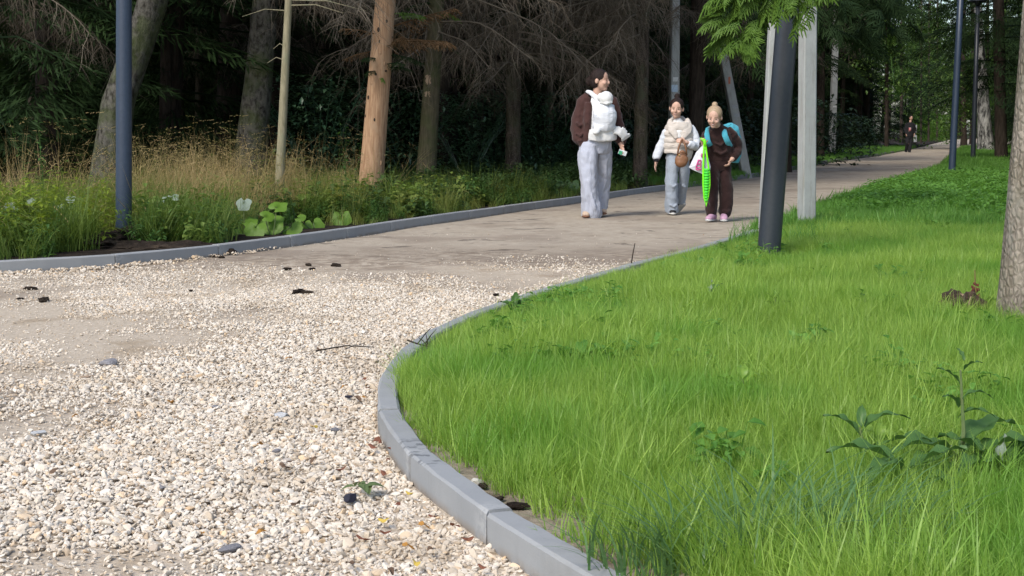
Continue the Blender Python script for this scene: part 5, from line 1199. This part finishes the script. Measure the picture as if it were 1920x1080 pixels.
m = MB(); T(m, f, [(1126, 262, .01, (.13, .12)), (1126, 230, .0, (.125, .12)), (1124, 198, .01, (.115, .11)), (1120, 184, .02, (.085, .075))], 16, (0, 1, 0)); T(m, f, [(1099, 174, .02, .018), (1106, 178, -.03, .03), (1116, 186, -.07, .034), (1120, 200, -.10, .04)], 10)
f.wear('blouse', m, clothm('white_blouse', (.66, .67, .70), .93, 9), .010, 3)
tm = clothm('pale_blue_grey_cloth', (.41, .43, .50), .9, 5, (1.6, 1.6, .35), 1.0, .05)
m = MB(); T(m, f, [(1119, 252, .05, (.15, .12)), (1117, 264, .05, (.178, .118)), (1115, 280, .05, (.188, .118)), (1115, 290, .05, (.16, .10))], 18, (0, 1, 0)); f.wear('trousers', m, tm, .012, 3)
m = MB(); T(m, f, [(1106, 274, .02, (.10, .12)), (1101, 290, -.01, (.116, .125)), (1101, 320, -.05, (.10, .11)), (1103, 350, -.06, (.088, .105)), (1106, 376, -.03, (.10, .125)), (1109, 394, .0, (.118, .15)), (1110, 402, .03, (.122, .16))], 18, (0, 1, 0))
T(m, f, [(1098, 320, -.14, .012), (1103, 350, -.16, .016), (1112, 385, -.15, .022), (1117, 401, -.10, .02)], 8); f.wear('trouser_leg', m, tm, .011, 2)
m = MB(); T(m, f, [(1126, 274, .10, (.11, .12)), (1131, 290, .12, (.108, .12)), (1134, 325, .20, (.086, .11)), (1132, 360, .26, (.080, .11)), (1130.5, 393, .29, (.078, .12))], 18, (0, 1, 0)); T(m, f, [(1137, 300, .02, .014), (1136, 340, .12, .014), (1126, 388, .19, .016)], 8); f.wear('trouser_leg', m, tm, .011, 2)
ts = M['tan_shoe'] = simple('tan_shoe', (.50, .38, .28), (.40, .30, .22), 20, .7); tsole = simple('brown_sole', (.20, .10, .06), None, 20, .7)
f.shoe(f.q(1101, 407, -.04), -.25, .24, .095, .10, ts, tsole); f.shoe(f.q(1131, 404.5, .27), .1, .24, .095, .10, ts, tsole)
mom = f.finish()
# carrier
cloth_w = M['carrier'] = None
g = N('carrier_cloth'); o_ = g.obj(); pt = g.voro(o_, 26); c = g.mix(g.ss(pt, .25, .12, 0, .55), (.62, .64, .68), (.36, .40, .50)); fo = g.noise(g.mapv(o_, (1, 1, 2.5)), 9, 3)
M['carrier'] = g.done(g.bsdf(c, .9, g.bump(fo, .6, .02), .12))
M['white_cloth'] = clothm('white_cloth', (.66, .66, .65), .95, 12, (1, 1, 1), .5, .015)
m = MB(); m.ell(f.q(1131, 221, -.115), (.135, .125, .165)); m.ell(f.q(1130, 238, -.10), (.13, .12, .09)); T(m, f, [(1131, 205, -.1, (.12, .09)), (1133, 196, -.1, (.10, .085))], 14, (0, 1, 0))
m2 = MB(); T(m2, f, [(1128, 244, -.01, (.158, .155)), (1128, 252, -.01, (.165, .16)), (1128, 263, .0, (.165, .16))], 18, (0, 1, 0))
m3 = MB(); W_ = [f.q(1147, 245, -.12), f.q(1160, 247, -.10), f.q(1170, 256, -.06), f.q(1172, 262, -.03)]
for i in range(3): m3.tube([W_[i], W_[i + 1]], [(.05 + .01 * i, .012), (.055 + .01 * i, .010)], 8, ref=(.3, -1, .2))
m4 = MB(); T(m4, f, [(1112, 182, .0, (.03, .015)), (1111, 196, -.09, (.035, .014)), (1116, 212, -.15, (.035, .014))], 10, (0, 1, 0))
item(f, 'baby_carrier', [('panel', m, M['carrier'], .010, 3), ('waist_belt', m2, M['white_cloth'], .012, 2), ('loose_flap', m3, M['white_cloth'], .008, 2), ('shoulder_strap', m4, M['white_cloth'], .008, 2)], 'pale patterned baby carrier tied on the front of the woman', 'baby carrier')
# baby: sits inside the carrier, only bonnet and one bootie to be seen
fb = Fig(1112, 407, 167, 'baby in a white bonnet held in the carrier on the woman', M['skin2']); fb.base = f.base.copy()
fb.b.ell(fb.q(1132, 190, -.15), (.062, .066, .070)); T(fb.b, fb, [(1131, 200, -.13, .035), (1131, 208, -.12, (.075, .06)), (1130, 236, -.10, (.085, .07))], 12, (0, 1, 0))
T(fb.b, fb, [(1126, 238, -.06, .03), (1119, 241, -.13, .026), (1116, 247, -.165, .022)], 10); T(fb.b, fb, [(1138, 238, -.08, .04), (1143, 240, -.08, .036), (1144, 247, -.08, .028)], 10)
m = MB(); m.ell(fb.q(1133, 188, -.155), (.078, .082, .080)); m.ell(fb.q(1124, 186, -.13), (.045, .05, .05)); T(m, fb, [(1122, 196, -.17, .012), (1134, 198, -.235, .014), (1144, 195, -.19, .012)], 8); fb.wear('bonnet', m, M['white_cloth'], .008, 2)
for px, d_ in ((1116, -.19),): m = MB(); m.ell(fb.q(px, 247, d_), (.046, .05, .040)); m.ell(fb.q(px - 2, 250, d_ - .03), (.04, .05, .03)); fb.wear('bootie', m, M['white_cloth'], .008, 2)
m = MB(); T(m, fb, [(1126, 234, -.08, .05), (1119, 240, -.15, .046), (1116, 246, -.17, .038)], 10); T(m, fb, [(1137, 234, -.06, .05), (1143, 240, -.07, .046), (1144, 250, -.07, .040)], 10); fb.wear('sleepsuit', m, M['white_cloth'], .009, 2)
fb.finish()
m = MB(); m.box(f.q(1165, 287, -.075), (.045, .012, .026), Matrix.Rotation(.35, 3, 'Y')); m2 = MB(); m2.box(f.q(1161, 287, -.082), (.020, .012, .020), Matrix.Rotation(.35, 3, 'Y'))
item(f, 'small_packet', [('packet', m, simple('white_packet', (.6, .65, .66), None, 20, .5), 0, 0), ('green_label', m2, simple('green_print', (.05, .30, .16), None, 20, .5), 0, 0)], "small green and white packet in the woman's hand", 'packet')

# ---- girl in the cream vest
f = Fig(1265, 401, 160, 'girl with dark bun in cream puffer vest and light jeans', M['skin2'])
f.head(f.q(1265, 206, -.05), .225, -.22, .18, .08, M['dark_hair'], True, True)
f.hm.ell(f.q(1267, 184, .0), (.036, .036, .034)); b = f.b
T(b, f, [(1268, 238, .0, .045), (1267, 224, -.01, .040), (1266, 214, -.03, .042)])
T(b, f, [(1269, 298, .01, (.092, .07)), (1270, 272, .0, (.10, .08)), (1271, 250, .0, (.125, .085)), (1270, 238, .0, (.11, .055)), (1269, 232, .0, (.05, .05))], 14, (0, 1, 0))
T(b, f, [(1252, 243, .0, .045), (1239, 272, .03, .035), (1230, 302, -.03, .026), (1228, 306, -.03, .023)]); T(b, f, [(1294, 243, .0, .045), (1305, 270, .0, .036), (1290, 272, -.14, .028), (1279, 268, -.19, .023)])
f.hand(f.q(1229, 304, -.03), (-.15, -.15, -1), (.9, -.3, 0), .86, .3); f.hand(f.q(1280, 268, -.19), (-1, -.2, .25), (0, .9, -.4), .84, .75, -1)
T(b, f, [(1261, 298, .0, .055), (1258, 345, -.05, .046), (1258, 393, .0, .035)]); T(b, f, [(1281, 298, .02, .07), (1282, 340, .05, .05), (1279, 380, .26, .033)])
m = MB(); rows = [(1269, 293, .0, (.135, .10))]; 
for i in range(5):
    y0 = 292 - 11 * i; wd = (.172, .180, .180, .182, .165)[i]; rows += [(1270, y0, .0, (wd - .012, .116)), (1270, y0 - 3, .0, (wd, .130)), (1270, y0 - 8, .0, (wd, .130)), (1270, y0 - 10.5, .0, (wd - .012, .118))]
rows += [(1270, 236, .01, (.12, .09)), (1270, 231, .01, (.09, .075))]; T(m, f, rows, 18, (0, 1, 0))
T(m, f, [(1254, 228, -.01, (.022, .035)), (1253, 237, -.06, (.040, .028)), (1257, 248, -.115, (.048, .018)), (1265, 262, -.135, (.02, .014))], 10, (0, 1, 0)); T(m, f, [(1286, 227, -.01, (.022, .035)), (1288, 237, -.06, (.045, .028)), (1284, 249, -.115, (.052, .018)), (1274, 263, -.135, (.02, .014))], 10, (0, 1, 0))
T(m, f, [(1254, 230, .03, .025), (1262, 225, .08, .028), (1278, 225, .08, .028), (1286, 229, .03, .025)], 10)
f.wear('puffer_vest', m, clothm('cream_vest', (.56, .51, .46), .93, 11, (.6, .6, 2.2), .7, .02), .0085, 2)
m = MB(); T(m, f, [(1268, 262, -.09, (.06, .05)), (1269, 246, -.075, (.07, .05)), (1269, 232, -.02, (.055, .055)), (1268, 227, -.01, (.046, .046))], 12, (0, 1, 0)); f.wear('white_top', m, M['white_cloth'], .008, 2)
slv = clothm('pale_sleeve', (.60, .63, .68), .93, 10, (1, 1, 1), .8, .025)
m = MB(); T(m, f, [(1256, 240, .0, .05), (1248, 252, .0, .056), (1240, 272, .02, .055), (1233, 288, .0, .054), (1229, 297, -.02, .045), (1229, 300, -.02, .034)], 12); f.wear('sleeve', m, slv, .009, 2)
m = MB(); T(m, f, [(1290, 240, .0, .05), (1297, 252, .0, .056), (1303, 268, -.01, .056), (1300, 276, -.06, .054), (1292, 273, -.14, .05), (1285, 270, -.17, .036)], 12); f.wear('sleeve', m, slv, .009, 2)
m = MB(); T(m, f, [(1229.5, 299, -.025, .034), (1228.5, 305, -.03, .031)], 12); f.wear('black_cuff', m, simple('black_knit', (.015, .015, .02), None, 40, .9), 0, 1)
dm = clothm('light_denim', (.34, .385, .45), .72, 7, (1.6, 1.6, .5), .9, .03)
m = MB(); T(m, f, [(1269, 284, .01, (.125, .10)), (1269, 298, .01, (.135, .11)), (1269, 308, .01, (.12, .10))], 16, (0, 1, 0)); f.wear('jeans', m, dm, .0095, 2)
m = MB(); T(m, f, [(1261, 298, .0, (.078, .095)), (1258, 320, -.04, (.074, .09)), (1257, 350, -.06, (.070, .085)), (1258, 378, -.03, (.078, .09)), (1259, 391, -.01, (.084, .10)), (1259, 394.5, .0, (.084, .10))], 16, (0, 1, 0)); T(m, f, [(1252, 345, -.13, .010), (1259, 350, -.15, .013), (1266, 346, -.13, .009)], 8); T(m, f, [(1253, 383, -.11, .012), (1261, 387, -.13, .013), (1268, 382, -.09, .010)], 8); f.wear('jeans_leg', m, dm, .009, 1)
m = MB(); T(m, f, [(1279, 298, .02, (.074, .09)), (1282, 322, .03, (.066, .085)), (1282.5, 345, .08, (.056, .08)), (1281, 364, .18, (.054, .08)), (1279.5, 379, .25, (.056, .08))], 16, (0, 1, 0)); T(m, f, [(1278, 348, .0, .010), (1285, 352, .01, .012)], 8); f.wear('jeans_leg', m, dm, .009, 1)
blk = simple('black_shoe', (.014, .014, .016), None, 20, .6); wht = simple('white_sole', (.62, .62, .60), None, 20, .6)
f.shoe(f.q(1259, 401.5, -.02), .05, .215, .085, .085, blk, wht, 0, wht); f.shoe(f.q(1281, 394, .28), .35, .21, .085, .085, blk, wht, -.55)
m = MB(); m.ell(f.q(1266.5, 189, -.01), (.030, .030, .013)); f.wear('hair_tie', m, simple('pink_tie', (.65, .03, .16), None, 20, .7), 0, 1)
f.finish()
brn = simple('tan_leather', (.24, .115, .055), (.18, .085, .042), 12, .5, .4, .008, .4)
m = MB(); m.ell(f.q(1272, 300, -.235), (.078, .045, .074)); m.ell(f.q(1271, 305, -.235), (.072, .05, .058)); m.ell(f.q(1273, 288, -.235), (.040, .025, .035))
m2 = MB(); T(m2, f, [(1264, 292, -.25, (.010, .005)), (1266, 278, -.25, (.010, .005)), (1271, 265, -.23, (.010, .005)), (1274, 263, -.21, (.010, .005))], 6); m3 = MB(); T(m3, f, [(1281, 292, -.25, (.010, .005)), (1279, 278, -.25, (.010, .005)), (1275, 265, -.23, (.010, .005)), (1273, 263, -.21, (.010, .005))], 6)
m4 = MB(); m4.ell(f.q(1267, 292, -.277), (.010, .004, .010)); m5 = MB(); T(m5, f, [(1263, 290, -.275, .004), (1272, 286, -.278, .004), (1281, 290, -.275, .004)], 6)
item(f, 'handbag', [('bag_body', m, brn, .008, 2), ('handle', m2, brn, 0, 1), ('handle', m3, brn, 0, 1), ('metal_ring', m4, simple('brass', (.6, .45, .2), None, 20, .35, metal=1), 0, 1), ('zip', m5, simple('dark_zip', (.16, .07, .03), None, 20), 0, 1)], 'small tan brown handbag held by the girl in the cream vest', 'handbag')

# ---- blonde girl with the backpack
f = Fig(1345, 414, 174, 'blonde girl in dark brown tracksuit wearing a turquoise backpack', M['skin2'])
f.head(f.q(1331, 222, -.20), .225, -.30, .34, .06, M['blonde_hair'], True, True)
f.hm.ell(f.q(1333.5, 199.5, -.13), (.033, .033, .030)); b = f.b
T(b, f, [(1342, 249, -.06, .05), (1338, 238, -.12, .042), (1334, 230, -.17, .042)])
T(b, f, [(1347, 312, .05, (.12, .09)), (1347, 285, .02, (.105, .085)), (1345, 262, -.04, (.125, .09)), (1343, 248, -.07, (.115, .06)), (1342, 243, -.08, (.06, .05))], 14, (0, 1, 0))
T(b, f, [(1324, 250, -.07, .045), (1317, 276, -.02, .036), (1313, 276, -.20, .026), (1312, 272, -.24, .022)]); T(b, f, [(1364, 250, -.05, .045), (1382, 277, .06, .036), (1370, 298, -.05, .027), (1367, 301, -.08, .023)])
f.hand(f.q(1312, 273, -.23), (-.2, -.4, .7), (.2, -.7, -.6), .82, .9); f.hand(f.q(1368, 300, -.06), (-.5, -.3, -.8), (-.7, .1, .4), .86, .9, -1)
T(b, f, [(1336, 312, .03, .075), (1334, 350, -.04, .052), (1334, 404, .02, .036)]); T(b, f, [(1357, 312, .05, .075), (1359, 350, .0, .052), (1357, 405, .02, .036)])
swt = clothm('dark_brown_knit', srgb('#352422'), .75, 8, (1, 1, 1), .8, .03)
m = MB(); T(m, f, [(1347, 305, .04, (.125, .10)), (1347, 299, .04, (.152, .12)), (1347, 284, .02, (.15, .12)), (1345, 264, -.03, (.152, .12)), (1343, 252, -.06, (.148, .10)), (1342, 246, -.08, (.10, .08)), (1340, 240, -.10, (.060, .058)), (1338, 236, -.12, (.054, .052))], 16, (0, 1, 0))
T(m, f, [(1330, 249, -.07, .055), (1322, 256, -.07, .062), (1317, 275, -.04, .058), (1314, 279, -.12, .052), (1313, 277, -.19, .036)], 12); T(m, f, [(1358, 249, -.05, .06), (1368, 256, -.03, .066), (1380, 274, .05, .066), (1378, 288, .02, .066), (1371, 296, -.03, .052), (1369, 299, -.05, .036)], 12)
for rows in ([(1334, 284, -.11, .012), (1346, 290, -.125, .015), (1358, 284, -.11, .012)], [(1334, 270, -.14, .010), (1345, 274, -.155, .012), (1353, 268, -.14, .010)], [(1372, 290, -.04, .012), (1380, 284, -.02, .012)], [(1374, 264, -.01, .010), (1383, 270, .0, .012)]): T(m, f, rows, 8)
f.wear('sweater', m, swt, .009, 1)
trs = clothm('maroon_tracksuit', srgb('#30201f'), .8, 6, (1.5, 1.5, .6), 1.0, .04)
m = MB(); T(m, f, [(1347, 298, .04, (.13, .11)), (1346, 312, .04, (.142, .12)), (1346, 322, .04, (.125, .11))], 16, (0, 1, 0)); f.wear('trousers', m, trs, .0095, 3)
m = MB(); T(m, f, [(1336, 312, .02, (.080, .10)), (1334, 340, -.04, (.070, .09)), (1333, 372, -.03, (.064, .085)), (1334, 393, .0, (.066, .08)), (1334, 401, .01, (.060, .07)), (1334, 406, .01, (.042, .050))], 16, (0, 1, 0)); T(m, f, [(1329, 392, -.07, .010), (1335, 396, -.08, .014), (1340, 391, -.06, .010)], 8); f.wear('trouser_leg', m, trs, .009, 1)
m = MB(); T(m, f, [(1356, 312, .05, (.082, .10)), (1359, 345, .0, (.074, .09)), (1361, 372, .0, (.074, .085)), (1360, 394, .02, (.074, .08)), (1358, 402, .02, (.066, .07)), (1357, 406.5, .02, (.044, .050))], 16, (0, 1, 0)); T(m, f, [(1352, 360, -.06, .010), (1360, 356, -.08, .013), (1368, 360, -.06, .010)], 8); T(m, f, [(1353, 394, -.05, .010), (1361, 397, -.07, .014), (1367, 393, -.05, .010)], 8); f.wear('trouser_leg', m, trs, .009, 1)
pk = simple('pink_shoe', (.50, .30, .40), (.42, .25, .34), 30, .7)
f.shoe(f.q(1333, 414, -.04), -.55, .20, .08, .085, pk, wht); f.shoe(f.q(1356, 414.5, -.03), -.12, .20, .085, .09, pk, wht)
f.finish()
tq = clothm('turquoise_nylon', (.075, .37, .47), .85, 10, (1, 1, 1), .6, .02); tqd = simple('dark_turquoise_trim', (.03, .16, .20), None, 30, .7)
m = MB(); T(m, f, [(1366, 306, .20, (.13, .09)), (1367, 290, .20, (.155, .12)), (1365, 266, .15, (.155, .12)), (1361, 246, .10, (.135, .10)), (1358, 240, .08, (.09, .06))], 16, (0, 1, 0)); m2 = MB()
m2.tube([f.q(1327, 243, -.03), f.q(1321, 246, -.12), f.q(1319, 254, -.165), f.q(1321, 266, -.165), f.q(1326, 275, -.15)], [(.028, .010)] * 5, 10, ref=(0, 1, .2)); m3 = MB()
m3.tube([f.q(1352, 242, -.02), f.q(1351, 246, -.13), f.q(1352, 256, -.175), f.q(1357, 267, -.16), f.q(1365, 276, -.06), f.q(1372, 282, .10)], [(.030, .011)] * 6, 10, ref=(0, 1, .2)); m4 = MB(); m4.ell(f.q(1381, 292, .20), (.05, .09, .07)); m5 = MB(); T(m5, f, [(1364, 240, .06, .010), (1368, 235, .06, .010), (1372, 240, .08, .010)], 8)
m6 = MB(); T(m6, f, [(1388, 300, .22, .007), (1389, 285, .20, .007), (1386, 262, .16, .007), (1377, 244, .12, .007)], 6)
item(f, 'backpack', [('pack', m, tq, .010, 3), ('shoulder_strap', m2, tq, 0, 1), ('shoulder_strap', m3, tq, 0, 1), ('side_pocket', m4, tqd, .010, 2), ('grab_loop', m5, tq, 0, 1), ('zip', m6, tqd, 0, 1)], 'turquoise school backpack on the blonde girl', 'backpack')
# white carrier bag with pink drawing
wb = simple('white_plastic_bag', (.62, .63, .66), (.56, .57, .62), 8, .5, .7, .02, .4); pkp = simple('pink_print', (.60, .06, .25), None, 30, .6)
m = MB(); O = [(1309, 274), (1298, 286), (1285, 314), (1296, 320), (1322, 331), (1324, 312), (1318, 290)]; n = len(O); cen = f.q(1308, 306, -.30)
vs = [f.q(x, y, -.275) for x, y in O] + [f.q(x, y, -.245) for x, y in O] + [cen, f.q(1308, 306, -.21)]
m.add(vs, [(i, (i + 1) % n, 2 * n) for i in range(n)] + [((i + 1) % n + n, i + n, 2 * n + 1) for i in range(n)] + [(i, i + n, (i + 1) % n + n, (i + 1) % n) for i in range(n)])
def scr(pts): k = MB(); k.tube([f.q(x, y, -.309 + .0009 * abs(x - 1306) + .0004 * abs(y - 306)) for x, y in pts], .0065, 6); return k
# a letter B, a stroke and a small heart drawn in pink, as on the bag in the photograph
sB = scr([(1301, 300), (1299, 307), (1297, 314)]); sB2 = scr([(1301, 300), (1306, 301), (1305, 306), (1300, 307), (1306, 309), (1304, 314), (1297, 314)]); sU = scr([(1296, 316), (1300, 318), (1307, 317)]); sH = scr([(1309, 296), (1306, 293), (1307, 289), (1310, 291), (1313, 289), (1313, 293), (1309, 296)])
item(f, 'carrier_bag', [('bag', m, wb, 0, 0), ('pink_letter', sB, pkp, 0, 1), ('pink_letter', sB2, pkp, 0, 1), ('pink_line', sU, pkp, 0, 1), ('pink_heart', sH, pkp, 0, 1)], 'white bag with a pink drawing between the two girls', 'bag')
# neon green netted hoop
gm = simple('neon_green', (.20, .80, .015), (.16, .70, .01), 20, .45, .1); gn = simple('green_net', (.06, .62, .06), (.09, .72, .04), 60, .5, .6, .01)
m = MB(); OL = [(1311, 264), (1310, 285), (1309.5, 315), (1310, 345), (1312, 368), (1315.5, 384), (1319, 366), (1321.5, 345), (1321, 325), (1317, 300), (1314, 280), (1312.5, 268), (1311, 264)]
m.tube([f.q(x, y, -.325) for x, y in OL], .010, 8); m2 = MB(); In = [f.q(1311 + max(0, (y - 345) * .12), y, -.325) for y in range(318, 374, 5)]; Jn = [f.q(1320.5 - max(0, (y - 345) * .12), y, -.325) for y in range(318, 374, 5)]
for a, b_ in zip(In, Jn): m2.tube([a, (a + b_) / 2 + Vector((0, -.010, 0)), b_], .015, 5)
m3 = MB(); T(m3, f, [(1306, 262, -.27, .016), (1311, 265, -.32, .018), (1312, 275, -.33, .014)], 8)
item(f, 'netted_hoop', [('frame', m, gm, 0, 1), ('net', m2, gn, 0, 1), ('handle', m3, gm, 0, 1)], 'long neon green netted hoop hanging between the two girls', 'toy')

# ---- far man
f = Fig(1702, 285, 39, 'man in black clothes walking far along the path', M['skin']); b = f.b
f.head(f.q(1706, 221.5, -.02), .23, .1, .05, 0, M['dark_hair'])
T(b, f, [(1705, 232, .0, .06), (1705.5, 225, .0, .055)], 10); T(b, f, [(1704, 256, 0, (.16, .11)), (1705, 240, 0, (.19, .12)), (1705, 232, 0, (.17, .08)), (1705, 230, 0, (.07, .06))], 12, (0, 1, 0))
T(b, f, [(1698.5, 233, 0, .055), (1696, 243, .03, .045), (1697.5, 252, -.05, .03)], 8); T(b, f, [(1712, 233, 0, .055), (1713.5, 243, .03, .045), (1712.5, 252, -.05, .03)], 8); f.hand(f.q(1697.5, 252, -.05), (.1, -.1, -1), (1, 0, 0), 1, .5); f.hand(f.q(1712.5, 252, -.05), (-.1, -.1, -1), (-1, 0, 0), 1, .5)
T(b, f, [(1701.5, 257, 0, .09), (1700.5, 270, -.1, .06), (1699.5, 282, .08, .045)], 8); T(b, f, [(1707, 257, 0, .09), (1706, 270, -.06, .06), (1704, 282, -.1, .045)], 8)
bc = simple('black_cloth', (.010, .010, .012), (.016, .016, .018), 10, .9, .3)
m = MB(); T(m, f, [(1704, 257, 0, (.20, .14)), (1705, 240, 0, (.225, .15)), (1705, 232, 0, (.19, .10)), (1705, 229.5, 0, (.08, .07))], 14, (0, 1, 0)); T(m, f, [(1698.5, 233, 0, .075), (1695.5, 243, .03, .07), (1697, 251, -.04, .05)], 10); T(m, f, [(1712, 233, 0, .075), (1714, 243, .03, .07), (1713, 251, -.04, .05)], 10); f.wear('jacket', m, bc, .02, 2)
m = MB(); T(m, f, [(1704.5, 254, 0, (.18, .13)), (1704.5, 260, 0, (.18, .13))], 12, (0, 1, 0)); T(m, f, [(1701, 258, 0, .105), (1700, 270, -.08, .09), (1699.5, 283, .08, .075)], 10); T(m, f, [(1707.5, 258, 0, .105), (1706, 270, -.05, .09), (1704, 284, -.1, .075)], 10); f.wear('trousers', m, bc, .02, 2)
m = MB(); m.box(f.q(1703, 243, -.155), (.05, .004, .085)); f.wear('chest_print', m, simple('pale_print', (.62, .50, .48), (.55, .10, .10), 14, .8), 0, 0)
f.shoe(f.q(1699.5, 285.2, .08), 0, .28, .1, .1, bc, bc); f.shoe(f.q(1704, 286, -.1), 0, .28, .1, .1, bc, bc)
f.finish()
